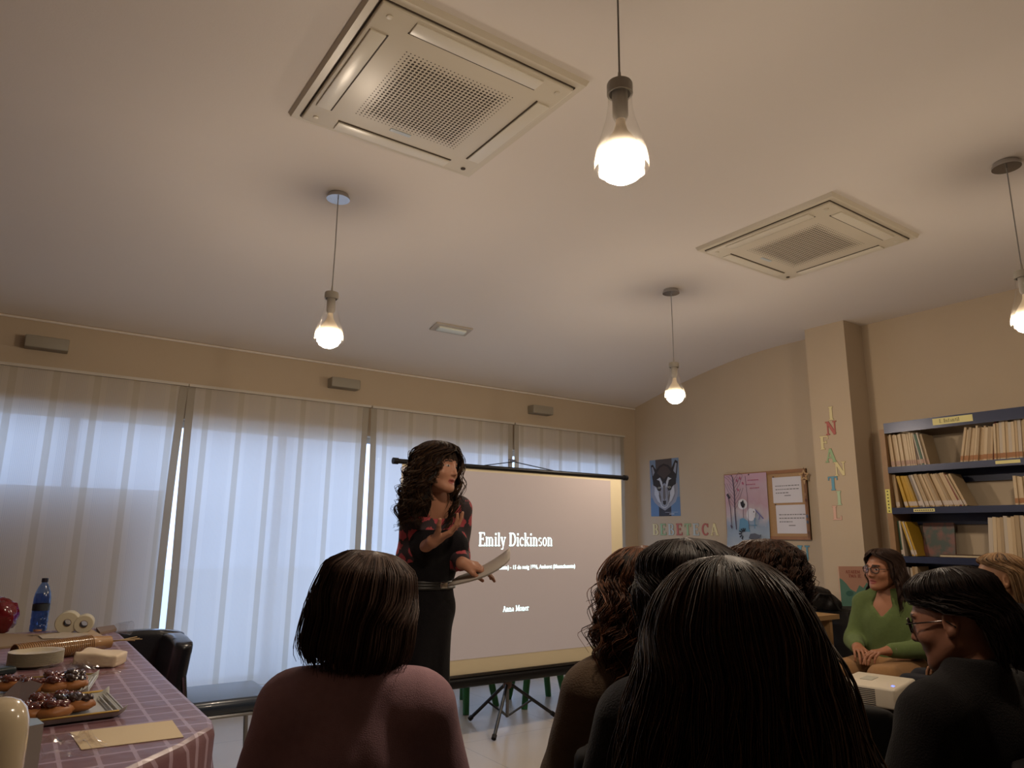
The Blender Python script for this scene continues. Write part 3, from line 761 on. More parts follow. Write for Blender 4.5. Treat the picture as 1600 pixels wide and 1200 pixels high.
def build_curtains():
    q = NB('curtain_cloth'); nt = q.nt; nt.nodes.remove(q.b)
    co, x, y, z = q.xyz()
    p = q.math('FRACT', q.math('DIVIDE', q.math('ADD', x, 10.09), .252))
    stripe = q.math('LESS_THAN', q.math('ABSOLUTE', q.math('SUBTRACT', p, .5)), .088)
    ribz = q.math('GREATER_THAN', q.math('ABSOLUTE', q.math('SUBTRACT', p, .5)), .23)
    rib = q.math('MULTIPLY', ribz, q.math('LESS_THAN', q.math('FRACT', q.math('MULTIPLY', x, 95.0)), .34))
    tc = q.mix(stripe, srgb('e2dbd0'), srgb('d2cabb')); tc = q.mix(q.math('MULTIPLY', rib, .22), tc, srgb('9a9aa0'))
    dif = q.n('ShaderNodeBsdfDiffuse'); q.l(tc, dif.inputs[0])
    trl = q.n('ShaderNodeBsdfTranslucent'); q.l(tc, trl.inputs[0])
    tra = q.n('ShaderNodeBsdfTransparent')
    m1 = q.n('ShaderNodeMixShader'); q.put(m1.inputs[0], q.math('SUBTRACT', .50, q.math('MULTIPLY', stripe, .05))); q.l(dif.outputs[0], m1.inputs[1]); q.l(trl.outputs[0], m1.inputs[2])
    m2 = q.n('ShaderNodeMixShader')
    tf = q.math('SUBTRACT', .055, q.math('MULTIPLY', stripe, .03)); tf = q.math('SUBTRACT', tf, q.math('MULTIPLY', rib, .03))
    q.l(tf, m2.inputs[0]); q.l(m1.outputs[0], m2.inputs[1]); q.l(tra.outputs[0], m2.inputs[2]); q.l(m2.outputs[0], q.out.inputs[0])
    q2 = NB('curtain_hem'); q2.nt.nodes.remove(q2.b); HEM = q2.M
    d2 = q2.n('ShaderNodeBsdfDiffuse'); d2.inputs[0].default_value = (*srgb('b8b0a2'), 1); t2 = q2.n('ShaderNodeBsdfTranslucent'); t2.inputs[0].default_value = (*srgb('b8b0a2'), 1)
    m3 = q2.n('ShaderNodeMixShader'); m3.inputs[0].default_value = .38; q2.l(d2.outputs[0], m3.inputs[1]); q2.l(t2.outputs[0], m3.inputs[2]); q2.l(m3.outputs[0], q2.out.inputs[0])
    lab = ['striped sheer curtain at the far left edge, mostly out of view', 'striped sheer curtain behind the food table, brown in its lower half', 'striped sheer curtain between the first gap and the standing woman',
           'striped sheer curtain directly behind the standing woman', 'striped sheer curtain behind the top right of the projection screen']
    for i, (a, c, f0, f1) in enumerate([(-2.3, -.66, 0, 0), (-.62, .970, 0, -.022), (.974, 2.475, .014, -.02), (2.49, 4.03, .015, -.012), (4.045, 5.56, .012, 0)]):
        nu = int((c-a)*60)+1; zs = np.linspace(.115, 2.35, 24); P = np.zeros((len(zs), nu, 3)); r = rng.uniform(0, 6)
        for j, z_ in enumerate(zs):
            t = (2.35-z_)/2.235
            u = np.linspace(0, 1, nu); dl = f0*min(1, t*1.6)+ .006*math.sin(5*t+r); dr = f1*min(1, t*1.6)+.006*math.sin(6*t+r)
            P[j, :, 0] = (a+dl) + (c+dr-a-dl)*u
            P[j, :, 1] = WY-.045 - .006*np.sin(P[j, :, 0]*2*PI/.252+r*.3)*(.4+.6*t) - .006*np.sin(P[j, :, 0]*9+r)*t
            P[j, :, 2] = z_
        b = MB(); b.grid(P); o = b.build('curtain', q.M)
        tag(o, lab[i], 'curtain')
        for s_, xa in ((1, 0), (-1, nu-1)):
            H = np.stack([P[:, xa, :]+np.array([0, -.002, 0]), P[:, xa, :]+np.array([s_*.055, -.004, 0])], 1)
            h = MB(); h.grid(H); h.build('side_hem', HEM, o)
        h = MB(); h.box((a, WY-.082, 2.345), (c, WY-.056, 2.365)); h.build('heading_rail', mat('rail_white', 'b8b0a4', rough=.5), o)

def build_lights():
    q = NB('lamp_glass'); q.nt.nodes.remove(q.b)
    tr = q.n('ShaderNodeBsdfTransparent'); tl = q.n('ShaderNodeBsdfTranslucent'); tl.inputs[0].default_value = (1, .93, .80, 1); gl = q.n('ShaderNodeBsdfGlossy'); gl.inputs['Roughness'].default_value = .08
    lw = q.n('ShaderNodeLayerWeight'); lw.inputs[0].default_value = .5
    a1 = q.n('ShaderNodeMixShader'); a1.inputs[0].default_value = .03; q.l(tr.outputs[0], a1.inputs[1]); q.l(tl.outputs[0], a1.inputs[2])
    a2 = q.n('ShaderNodeMixShader'); q.l(q.math('ADD', q.math('MULTIPLY', q.math('POWER', lw.outputs['Facing'], 3.0), .4), .04), a2.inputs[0]); q.l(a1.outputs[0], a2.inputs[1]); q.l(gl.outputs[0], a2.inputs[2]); q.l(a2.outputs[0], q.out.inputs[0])
    GLS = q.M
    FRO = mat('bulb_frosted', 'f4e4c8', rough=.6)
    CH = mat('canopy_metal', 'b9b6b4', rough=.18, metal=1); CAPM = mat('lamp_cap_grey', 'a39c90', rough=.5)
    EM = mat('bulb_glow', LAMP_COLOR, emit=BULB_STRENGTH)
    labs = {(1.22, 3.44): 'lit glass pendant lamp nearest the left curtains, chrome ceiling cap showing', (1.235, 1.27): 'largest lit pendant lamp, hanging between the two ceiling air units',
            (3.80, 3.42): 'small lit pendant lamp hanging above the wolf poster', (3.745, 1.20): 'lit pendant lamp cut by the right edge of the photo'}
    for (X, Y), lb in labs.items():
        r = empty('pendant_lamp', (X, Y, H_C), 0, lb, 'lamp', 'glass pendant lamps')
        b = MB(); b.lathe([(.0, 0), (.055, 0), (.055, -.012), (.062, -.016), (.062, -.028), (.0, -.028)], 32, cap=False); b.build('canopy', CH, r)
        zt = -.56
        b = MB(); b.tube([(0, 0, -.02), (.002, .001, -.3), (0, 0, zt)], .0028, 6); b.build('cord', mat('cord_grey', '8d8a86', rough=.6), r)
        b = MB(); b.lathe([(.004, zt+.035), (.006, zt), (.034, zt), (.036, zt-.005), (.036, zt-.035), (.03, zt-.035)], 24, cap=False)
        b.lathe([(.022, zt-.02), (.022, zt-.10), (.016, zt-.115)], 20); b.build('socket', CAPM, r)
        prof = [(.033, -.03), (.034, -.07), (.040, -.11), (.055, -.16), (.068, -.205), (.074, -.24), (.0735, -.262)]
        b = MB(); b.lathe([(x_, zt+z_) for x_, z_ in prof], 32, cap=False); b.build('glass_shade', GLS, r)
        b = MB(); b.lathe([(.0585, zt-.222), (.0610, zt-.240), (.0590, zt-.262), (.048, zt-.284), (.026, zt-.298), (.001, zt-.302)], 24, cap=False); bulb = b.build('bulb', EM, r)
        b = MB(); b.lathe([(.012, zt-.10), (.014, zt-.13), (.020, zt-.15), (.034, zt-.17), (.050, zt-.20), (.0585, zt-.222)], 24, cap=False); b.build('bulb_neck', FRO, r)

def build_ceiling_units():
    PL = mat('ac_plastic', 'cdc3b0', rough=.35, spec=.4); GAP = mat('ac_dark_gap', '453a2e', rough=.8); HOLE = mat('ac_grille_hole', '3f3429', rough=.9); FL = mat('ac_flap', 'd6cebd', rough=.3)
    PLATE = mat('ac_badge', 'b9c0c4', rough=.3)
    for (X, Y, lb) in ((1.22, 2.37, 'large ceiling air conditioner panel, nearer one at the top left of the photo'), (3.80, 2.32, 'ceiling air conditioner panel further off to the right')):
        r = empty('ceiling_air_conditioner', (X, Y, H_C), 0, lb, 'air conditioner', 'ceiling air conditioners')
        b = MB(); s = .465
        b.add([(-s, -s, 0), (s, -s, 0), (s, s, 0), (-s, s, 0), (-s+.01, -s+.01, -.022), (s-.01, -s+.01, -.022), (s-.01, s-.01, -.022), (-s+.01, s-.01, -.022)],
              [(0, 1, 5, 4), (1, 2, 6, 5), (2, 3, 7, 6), (3, 0, 4, 7), (4, 5, 6, 7)]); b.build('outer_frame', PL, r)
        b = MB(); b.rbox((0, 0, -.030), (.84, .84, .016), .006, 0); b.build('face_panel', PL, r)
        b = MB()
        for sx, sy, w_, h_ in ((0, 1, .846, .004), (0, -1, .846, .004), (1, 0, .004, .846), (-1, 0, .004, .846)): b.cbox((sx*.423, sy*.423, -.0235), (w_, h_, .004))
        b.build('panel_gap', GAP, r)
        for k in range(4):
            g = MB(); g.T = Matrix.Rotation(k*PI/2, 4, 'Z')
            g.rbox((0, .372, -.041), (.56, .062, .008), .003, 0)
            fl = g.build('air_flap', FL, r)
            g = MB(); g.T = Matrix.Rotation(k*PI/2, 4, 'Z'); g.cbox((0, .337, -.0388), (.565, .007, .003)); g.build('flap_slot', GAP, fl)
        b = MB(); N = 29; p = .0172
        for i in range(N):
            for j in range(N):
                e = min(i, j, N-1-i, N-1-j); rad = .0066 if e > 2 else (.0030, .0042, .0054)[e]
                x_, y_ = (i-(N-1)/2)*p, (j-(N-1)/2)*p
                b.add([(x_+rad*math.cos(t*PI/4), y_+rad*math.sin(t*PI/4), -.0385) for t in range(8)], [tuple(range(8))[::-1]])
        b.build('grille', HOLE, r)
        b = MB(); b.rbox((-.02, .265, -.0390), (.10, .022, .004), .002) ; b.build('badge', PLATE, r)
        for k in range(4):
            a = PI/4+k*PI/2; g = MB(); g.lathe([(.012, 0), (.012, -.004), (.009, -.005)], 16, c=(.50*math.cos(a)*1.05, .50*math.sin(a)*1.05, -.037)); g.build('screw_cover', GAP if k == 0 else PL, r)
    # emergency light on the sloping part
    Y = 4.93; z = build_setting.cz(Y); sl = (build_setting.cz(Y+.05)-build_setting.cz(Y-.05))/.1
    r = empty('emergency_light', (2.79, Y, z-.001), 0, 'small flush emergency light in the ceiling above the standing woman', 'light'); r.rotation_euler = (math.atan(sl), 0, -.03)
    b = MB(); b.rbox((0, 0, -.006), (.34, .14, .012), .004); b.build('frame', mat('emergency_frame', 'b5aa9c', rough=.5), r)
    b = MB(); b.rbox((0, 0, -.018), (.26, .07, .022), .009); b.build('diffuser', mat('emergency_diffuser', 'd6dad2', rough=.25), r)
    SP = mat('uplighter_grey', '8f8778', rough=.5)
    for X, lb in ((.03, 'grey box wall light above the left curtain, nearest the left edge'), (2.22, 'grey box wall light, middle one of the three above the curtains'), (4.38, 'grey box wall light furthest right, above the screen')):
        r = empty('wall_light', (X, WY, 2.53), 0, lb, 'wall light', 'grey wall lights above the curtains')
        b = MB(); b.rbox((0, -.055, 0), (.26, .11, .085), .008); b.build('housing', SP, r)
        b = MB(); b.cbox((0, -.055, .0435), (.22, .08, .002)); b.build('diffuser', mat('uplighter_glass', 'aaa498', rough=.3), r)

# ---------------------------------------------------------------- lettering
GL_ = {}
def _g(ch, w, *st): GL_[ch] = (w, st)
TK, TN = .17, .065   # thick and thin stroke
_g('I', .46, ('l', .23, 0, .23, 1, TK), ('l', .06, .035, .40, .035, TN), ('l', .06, .965, .40, .965, TN))
_g('N', .92, ('l', .19, 0, .19, 1, TN*1.2), ('l', .75, 0, .75, 1, TN*1.2), ('l', .20, .97, .74, .03, TK), ('l', .04, .035, .33, .035, TN), ('l', .03, .965, .30, .965, TN), ('l', .60, .965, .90, .965, TN))
_g('F', .72, ('l', .20, 0, .20, 1, TK), ('l', .03, .035, .40, .035, TN), ('l', .03, .96, .68, .96, TN*1.2), ('l', .66, .76, .66, .98, TN), ('l', .2, .52, .52, .52, TN), ('l', .52, .42, .52, .62, TN))
_g('E', .76, ('l', .20, 0, .20, 1, TK), ('l', .03, .035, .70, .035, TN*1.2), ('l', .03, .965, .68, .965, TN*1.2), ('l', .66, .78, .66, .98, TN), ('l', .70, .0, .70, .24, TN), ('l', .2, .52, .52, .52, TN), ('l', .52, .42, .52, .62, TN))
_g('A', .88, ('l', .42, 1, .14, .03, TN*1.2), ('l', .44, .98, .74, .03, TK), ('l', .22, .34, .62, .34, TN), ('l', .02, .035, .28, .035, TN), ('l', .58, .035, .88, .035, TN))
_g('T', .80, ('l', .40, 0, .40, 1, TK), ('l', .05, .96, .75, .96, TN*1.2), ('l', .07, .74, .07, .98, TN), ('l', .73, .74, .73, .98, TN), ('l', .23, .035, .57, .035, TN))
_g('L', .72, ('l', .20, 0, .20, 1, TK), ('l', .03, .965, .38, .965, TN), ('l', .03, .035, .68, .035, TN*1.2), ('l', .67, 0, .67, .26, TN))
_g('U', .88, ('l', .20, .30, .20, 1, TK), ('a', .44, .30, .24, .27, 180, 360, .11), ('l', .68, .30, .68, 1, TN*1.3), ('l', .03, .965, .37, .965, TN), ('l', .53, .965, .85, .965, TN))
_g('B', .80, ('l', .20, 0, .20, 1, TK), ('l', .03, .035, .45, .035, TN), ('l', .03, .965, .42, .965, TN), ('l', .2, .53, .45, .53, TN), ('a', .42, .25, .26, .22, -90, 90, .13), ('a', .40, .75, .22, .21, -90, 90, .12))
_g('C', .84, ('a', .46, .5, .32, .46, 40, 320, .14), ('l', .72, .68, .72, .98, TN))
_g('O', .88, ('a', .44, .5, .33, .46, 0, 360, .15))
_g('D', .88, ('l', .20, 0, .20, 1, TK), ('l', .03, .035, .45, .035, TN), ('l', .03, .965, .45, .965, TN), ('a', .42, .5, .33, .46, -90, 90, .15))
_g('M', 1.08, ('l', .18, 0, .18, 1, TN*1.2), ('l', .20, .98, .52, .1, TK), ('l', .52, .1, .84, .98, TN*1.2), ('l', .88, 0, .88, 1, TK), ('l', .03, .035, .32, .035, TN), ('l', .03, .965, .28, .965, TN), ('l', .74, .035, 1.03, .035, TN), ('l', .82, .965, 1.03, .965, TN))
_g('m', 1.02, ('l', .17, 0, .17, .66, .14), ('a', .32, .46, .155, .18, 0, 180, .09), ('l', .475, 0, .475, .5, .14), ('a', .63, .46, .155, .18, 0, 180, .09), ('l', .80, 0, .80, .5, .14), ('l', .03, .03, .29, .03, .06), ('l', .36, .03, .59, .03, .06), ('l', .69, .03, .93, .03, .06), ('l', .03, .64, .17, .64, .06))
_g('i', .36, ('l', .18, 0, .18, .66, .14), ('l', .04, .03, .33, .03, .06), ('l', .04, .64, .18, .64, .06), ('l', .18, .82, .18, .97, .15))
_g('l', .36, ('l', .18, 0, .18, 1, .14), ('l', .04, .03, .33, .03, .06), ('l', .04, .97, .18, .97, .06))
_g('y', .62, ('l', .12, .64, .32, .06, .14), ('l', .52, .64, .28, -.14, .07), ('a', .18, -.17, .10, .07, -150, 10, .09), ('l', .0, .64, .24, .64, .06), ('l', .40, .64, .62, .64, .06))
_g('c', .56, ('a', .31, .33, .21, .31, 45, 315, .12), ('l', .46, .46, .50, .54, .11))
_g('k', .68, ('l', .17, 0, .17, 1, .14), ('l', .22, .28, .52, .62, .06), ('l', .30, .40, .56, .03, .14), ('l', .03, .03, .31, .03, .06), ('l', .42, .03, .68, .03, .06), ('l', .36, .64, .62, .64, .06), ('l', .04, .97, .17, .97, .06))
_g('n', .70, ('l', .17, 0, .17, .66, .14), ('a', .34, .46, .17, .18, 0, 180, .09), ('l', .51, 0, .51, .5, .14), ('l', .03, .03, .29, .03, .06), ('l', .39, .03, .65, .03, .06), ('l', .03, .64, .17, .64, .06))
_g('s', .52, ('a', .26, .48, .15, .15, 30, 230, .09), ('a', .26, .17, .16, .15, -150, 80, .09))
_g('o', .62, ('a', .31, .33, .21, .31, 0, 360, .12))
_g('a', .60, ('a', .25, .19, .16, .17, 0, 360, .09), ('l', .42, .04, .42, .46, .13), ('a', .28, .46, .15, .17, 0, 160, .08), ('l', .42, .03, .55, .03, .06))
_g('e', .58, ('a', .31, .33, .21, .31, 15, 325, .11), ('l', .12, .38, .48, .38, .06), ('l', .48, .38, .5, .44, .09))
_g('r', .54, ('l', .17, 0, .17, .66, .14), ('a', .34, .44, .16, .19, 50, 180, .09), ('l', .03, .03, .33, .03, .06), ('l', .03, .64, .17, .64, .06), ('l', .43, .52, .45, .6, .10))
_g('t', .44, ('l', .20, .10, .20, .84, .13), ('l', .04, .62, .40, .62, .06), ('a', .30, .13, .10, .11, 180, 330, .07))
_g('f', .44, ('l', .18, 0, .18, .82, .13), ('l', .04, .62, .38, .62, .06), ('a', .29, .82, .11, .14, 30, 180, .08), ('l', .04, .03, .34, .03, .06))
_g('.', .30, ('l', .15, 0, .15, .14, .14))
_g('1', .5, ('l', .25, 0, .25, 1, .14), ('l', .1, .03, .4, .03, .06), ('l', .12, .86, .25, .96, .08))
_g(' ', .36)
def text_polys(s, h=1.0, track=1.0, wide=1.0, bold=1.0):
    """outlines (list of 2-D quads) for a line of slab-serif lettering, with its width"""
    out = []; x = 0
    for ch in s:
        if ch not in GL_: x += .55*h; continue
        w, st = GL_[ch]
        for a in st:
            if a[0] == 'l':
                _, x0, y0, x1, y1, t = a; t *= bold
                dx, dy = x1-x0, y1-y0; L = math.hypot(dx, dy) or 1; nx, ny = -dy/L*t/2, dx/L*t/2
                q = [(x0+nx, y0+ny), (x0-nx, y0-ny), (x1-nx, y1-ny), (x1+nx, y1+ny)]
                out.append([((px*wide)*h+x, py*h) for px, py in q])
            else:
                _, cx, cy, rx, ry, a0, a1, t = a; n = max(4, int(abs(a1-a0)/18)); t *= bold
                for i in range(n):
                    b0, b1 = math.radians(a0+(a1-a0)*i/n), math.radians(a0+(a1-a0)*(i+1)/n)
                    def tk(b): return t*(.55+.45*abs(math.cos(b)))
                    q = [(cx+(rx+tk(b0)/2)*math.cos(b0), cy+(ry+tk(b0)/2)*math.sin(b0)), (cx+(rx-tk(b0)/2)*math.cos(b0), cy+(ry-tk(b0)/2)*math.sin(b0)),
                         (cx+(rx-tk(b1)/2)*math.cos(b1), cy+(ry-tk(b1)/2)*math.sin(b1)), (cx+(rx+tk(b1)/2)*math.cos(b1), cy+(ry+tk(b1)/2)*math.sin(b1))]
                    out.append([((px*wide)*h+x, py*h) for px, py in q])
        x += w*h*track*wide
    return out, x

class Flat:
    """layered flat shapes on a surface: origin, right, up, out"""
    def __init__(s, O, U, V, N): s.O = Vector(O); s.U = Vector(U); s.V = Vector(V); s.N = Vector(N); s.b = MB(); s.mats = []; s.L = 0
    def mi(s, m_):
        if m_ not in s.mats: s.mats.append(m_)
        return s.mats.index(m_)
    def P(s, u, v, n): return tuple(s.O + s.U*u + s.V*v + s.N*n)
    def poly(s, pts, m_, lift=None, th=0.0):
        if lift is None: s.L += 1; lift = .0004*s.L
        n = len(pts); area = sum(pts[i][0]*pts[(i+1) % n][1]-pts[(i+1) % n][0]*pts[i][1] for i in range(n))
        if area < 0: pts = pts[::-1]
        vs = [s.P(u, v, lift) for u, v in pts]
        s.b.add(vs, [tuple(range(n))], s.mi(m_)); return s
    def ell(s, cu, cv, ru, rv, m_, n=20, rot=0, lift=None):
        c, q = math.cos(rot), math.sin(rot)
        return s.poly([(cu+ru*math.cos(t)*c-rv*math.sin(t)*q, cv+ru*math.cos(t)*q+rv*math.sin(t)*c) for t in np.linspace(0, 2*PI, n, endpoint=False)], m_, lift)
    def line(s, pts, w, m_, lift=None):
        if lift is None: s.L += 1; lift = .0004*s.L
        for (x0, y0), (x1, y1) in zip(pts[:-1], pts[1:]):
            dx, dy = x1-x0, y1-y0; L = math.hypot(dx, dy) or 1; nx, ny = -dy/L*w/2, dx/L*w/2
            s.poly([(x0+nx, y0+ny), (x0-nx, y0-ny), (x1-nx, y1-ny), (x1+nx, y1+ny)], m_, lift)
        return s
    def sheet(s, w, h, m_, th=.0006, bow=0.0, n=10):
        """the paper itself, with real thickness, lower left corner at the origin"""
        G = np.zeros((n+1, 2, 3))
        vs = []; 
        for u, v, nn in ((0, 0, 0), (w, 0, 0), (w, h, 0), (0, h, 0), (0, 0, th), (w, 0, th), (w, h, th), (0, h, th)): vs.append(s.P(u, v, nn-th))
        s.b.add(vs, [(0, 3, 2, 1), (4, 5, 6, 7), (0, 1, 5, 4), (1, 2, 6, 5), (2, 3, 7, 6), (3, 0, 4, 7)], s.mi(m_)); return s
    def text(s, t, u, v, h, m_, lift=None, **k):
        if lift is None: s.L += 1; lift = .0004*s.L
        pl, w = text_polys(t, h, **k)
        for p in pl: s.poly([(u+x, v+y) for x, y in p], m_, lift)
        return w
    def build(s, name, parent=None): return s.b.build(name, s.mats, parent)

def wall_letter(ch, O, U, V, N, h, m_, label, group):
    pl, w = text_polys(ch, h, bold=1.25)
    edge = mat('letter_edge_brown', '75604a', rough=.7)
    f = Flat(O, U, V, N); k = 0
    t = .004
    for p in pl:                                        # card letter with a darker outline showing round it
        cx = sum(q[0] for q in p)/4; cy = sum(q[1] for q in p)/4
        n = len(p); area = sum(p[i][0]*p[(i+1) % n][1]-p[(i+1) % n][0]*p[i][1] for i in range(n))
        if area < 0: p = p[::-1]
        big = []
        for i in range(4):
            a, b_, c_ = Vector(p[i-1]), Vector(p[i]), Vector(p[(i+1) % 4]); d = (b_-a).normalized()+(b_-c_).normalized()
            big.append(b_ + d*.0024)
        vs = [f.P(q[0], q[1], .0005+k*.00002) for q in big]; f.b.add(vs, [(0, 1, 2, 3)], f.mi(edge))
        lo = [f.P(q[0], q[1], 0) for q in p]; hi_ = [f.P(q[0], q[1], t+k*.00002) for q in p]
        f.b.add(lo+hi_, [(4, 5, 6, 7), (0, 1, 5, 4), (1, 2, 6, 5), (2, 3, 7, 6), (3, 0, 4, 7)], f.mi(m_)); k += 1
    return tag(f.build('wall_letter'), label, 'letter', group)

def build_wall_things():
    U, V, N = (0, -1, 0), (0, 0, 1), (-1, 0, 0)
    X = WX-.001
    PAP = lambda n_, c: mat('ink_'+n_, c, rough=.65, spec=.3)
    # wolf poster, 43 x 62 cm
    f = Flat((X, 5.635, 1.468), U, V, N); W, Hh = .43, .62
    f.sheet(W, Hh, PAP('wolf_blue', '76879f'))
    f.poly([(0, 0), (W, 0), (W, .2), (0, .2)], PAP('wolf_blue_deep', '5f7b9e')); f.poly([(.09, Hh), (.33, Hh), (.33, .42), (.09, .42)], PAP('wolf_tree', '514a48'))
    f.poly([(.12, 0), (.12, .12), (.10, .19), (.34, .19), (.30, .1), (.30, 0)], PAP('wolf_neck', '3c3c44'))
    gy, dk, wh, mid = PAP('wolf_grey', '6a6668'), PAP('wolf_dark', '34302f'), PAP('wolf_white', 'b4b8c2'), PAP('wolf_mid', '8b8f9c')
    f.poly([(.03, .35), (.01, .24), (.06, .15), (.13, .10), (.21, .06), (.29, .10), (.37, .15), (.41, .25), (.40, .35)], mid)
    for p in ([(.04, .40), (.02, .56), (.05, .57), (.13, .46)], [(.39, .40), (.42, .58), (.38, .60), (.30, .47)]): f.poly(p, dk)
    for p in ([(.045, .44), (.033, .54), (.05, .545), (.08, .47)], [(.385, .45), (.405, .56), (.385, .57), (.35, .48)]): f.poly(p, mid)
    f.poly([(.05, .34), (.04, .43), (.09, .50), (.15, .55), (.215, .57), (.28, .55), (.34, .50), (.39, .43), (.38, .34), (.30, .30), (.215, .36), (.13, .30)], dk)
    f.poly([(.11, .47), (.16, .53), (.215, .55), (.27, .53), (.32, .47), (.215, .40)], PAP('wolf_brown', '4a3f3c'))
    for q in (-1, 1):
        c = .215
        f.poly([(c+q*.02, .30), (c+q*.03, .37), (c+q*.06, .42), (c+q*.11, .40), (c+q*.07, .385), (c+q*.05, .33)], wh)
        f.poly([(c+q*.045, .30), (c+q*.12, .34), (c+q*.10, .28), (c+q*.06, .27)], dk)
        f.ell(c+q*.078, .308, .018, .011, PAP('wolf_eye', 'a8a69a')); f.ell(c+q*.078, .308, .007, .008, dk)
        f.poly([(c+q*.09, .27), (c+q*.14, .33), (c+q*.15, .24), (c+q*.10, .16), (c+q*.05, .13), (c+q*.07, .2)], wh)
        f.poly([(c+q*.075, .27), (c+q*.085, .22), (c+q*.06, .14), (c+q*.05, .2)], gy)
    f.poly([(.185, .31), (.245, .31), (.262, .20), (.255, .13), (.215, .105), (.175, .13), (.168, .20)], mid)
    f.poly([(.20, .33), (.23, .33), (.235, .2), (.215, .16), (.195, .2)], gy)
    f.poly([(.19, .165), (.24, .165), (.235, .13), (.215, .118), (.195, .13)], dk)
    f.line([(.16, .13), (.175, .105), (.215, .09), (.255, .105), (.27, .13)], .012, wh)
    f.line([(.22, .04), (.40, .04)], .003, wh); f.line([(.28, .022), (.35, .022)], .008, wh)
    tag(f.build('wolf_poster'), 'blue poster of a grey wolf head on the beige wall', 'poster')
    # letters BEBETECA
    cols = {'y': mat('card_yellow', 'cdc192'), 'g': mat('card_green', '8eaa82'), 'b': mat('card_paleblue', 'a9b3b3'), 'r': mat('card_red', 'a85c55'), 'o': mat('card_orange', 'b8704e'), 'c': mat('card_cyan', '5f93a8'), 'm': mat('card_mint', 'a8bc9c'), 'p': mat('card_pink', 'c9a291')}
    word = [('B', 'y'), ('E', 'g'), ('B', 'b'), ('E', 'r'), ('T', 'g'), ('E', 'b'), ('C', 'r'), ('A', 'y')]
    names = dict(y='yellow', g='green', b='pale blue', r='red', o='orange', c='blue', m='pale green', p='pink')
    desc = ['yellow card letter B starting the word under the wolf poster', 'green card letter E right after the first yellow B under the wolf poster', 'pale blue card letter B under the wolf poster', 'red card letter E in the word under the wolf poster',
            'green card letter T in the word under the wolf poster', 'pale blue card letter E before the red C', 'red card letter C in the word right of the wolf poster', 'yellow card letter A ending the word under the wolf poster']
    y = 5.62
    for (ch, c), d in zip(word, desc):
        wall_letter(ch, (X, y, 1.268), U, V, N, .118, cols[c], d, 'card letters of the word BEBETECA'); y -= .114
    # the lower word, half hidden by the heads
    zl = 1.04
    for ch, c, yy, d in (('O', 'g', 4.50, 'green card letter peeping out below the forest art poster'), ('E', 'o', 4.09, 'orange card letter beneath the corkboard, mostly behind a head'), ('A', 'p', 3.97, 'pale pink card letter A beneath the corkboard'), ('U', 'c', 3.855, 'blue card letter U beneath the corkboard')):
        wall_letter(ch, (X, yy, zl), U, V, N, .145, cols[c], d, 'card letters below the corkboard')
    # INFANTIL down the pillar (x 5.52 face)
    XP = 5.52-.0005
    P_ = [('I', 'y', 1300, 656, 'yellow card letter I at the top of the pillar word'), ('N', 'r', 1301, 679, 'red card letter N on the pillar'), ('F', 'y', 1290, 702, 'yellow card letter F on the pillar'), ('A', 'g', 1300, 722, 'green card letter A on the pillar'),
          ('N', 'y', 1315, 743, 'yellow card letter N on the pillar'), ('T', 'c', 1304, 766, 'blue card letter T on the pillar'), ('I', 'm', 1313, 789, 'pale green card letter I low on the pillar'), ('L', 'p', 1310, 812, 'pink card letter L at the bottom of the pillar word')]
    for ch, c, px, py, d in P_:
        v = RWC @ np.array([(px-800)/F_PX, -(py-600)/F_PX, -1.0]); t = XP/v[0]; Yc = v[1]*t; Zb = CAM_Z+v[2]*t
        wall_letter(ch, (XP, Yc+.055*GL_[ch][0]/.85, Zb), U, V, N, .112, cols[c], d, 'card letters running down the pillar')
    # corkboard
    y0, z0 = 4.60, 1.235; W, Hh = .90, .63
    r = empty('corkboard', (WX, y0-W/2, z0), 0, 'wooden framed corkboard with notices between the wolf poster and the pillar', 'noticeboard')
    b = MB(); b.box((-.014, -W/2, 0), (-.001, W/2, Hh)); b.build('cork', mat('cork', 'a2825f', rough=.9, noise=.15, nscale=120), r)
    for nm_, a, c in (('s', (-.024, -W/2, 0), (-.001, W/2, .03)), ('s', (-.024, -W/2, Hh-.03), (-.001, W/2, Hh)), ('s', (-.024, -W/2, .03), (-.001, -W/2+.03, Hh-.03)), ('s', (-.024, W/2-.03, .03), (-.001, W/2, Hh-.03))):
        b = MB(); b.box(a, c); b.build('frame_rail', mat('board_wood', '8f6544', rough=.5, noise=.15), r)
    ink = PAP('grey_text', '6c6a6c')
    rr = random.Random(4)
    for (yy, zz, w, h, rot, lb) in ((4.055, 1.565, .30, .235, 0, 'white printed sheet pinned at the top right of the corkboard'), (4.035, 1.29, .31, .255, 0, 'white printed sheet pinned below the other one on the corkboard')):
        f = Flat((WX-.0165, yy, zz), U, V, N); f.sheet(w, h, PAP('paper_white', 'c9c6cc'))
        for k in range(3):
            uu = .03; v = h*.66-k*.032
            while uu < (w-.03 if k < 2 else w*.5):
                L = rr.uniform(.012, .03); f.line([(uu, v), (uu+L, v)], .008, ink, .0008); uu += L+.006
        f.line([(w*.4, h*.28), (w*.62, h*.28)], .007, ink, .0008)
        o = f.build('notice_sheet'); tag(o, lb, 'paper', 'printed notices on the corkboard')
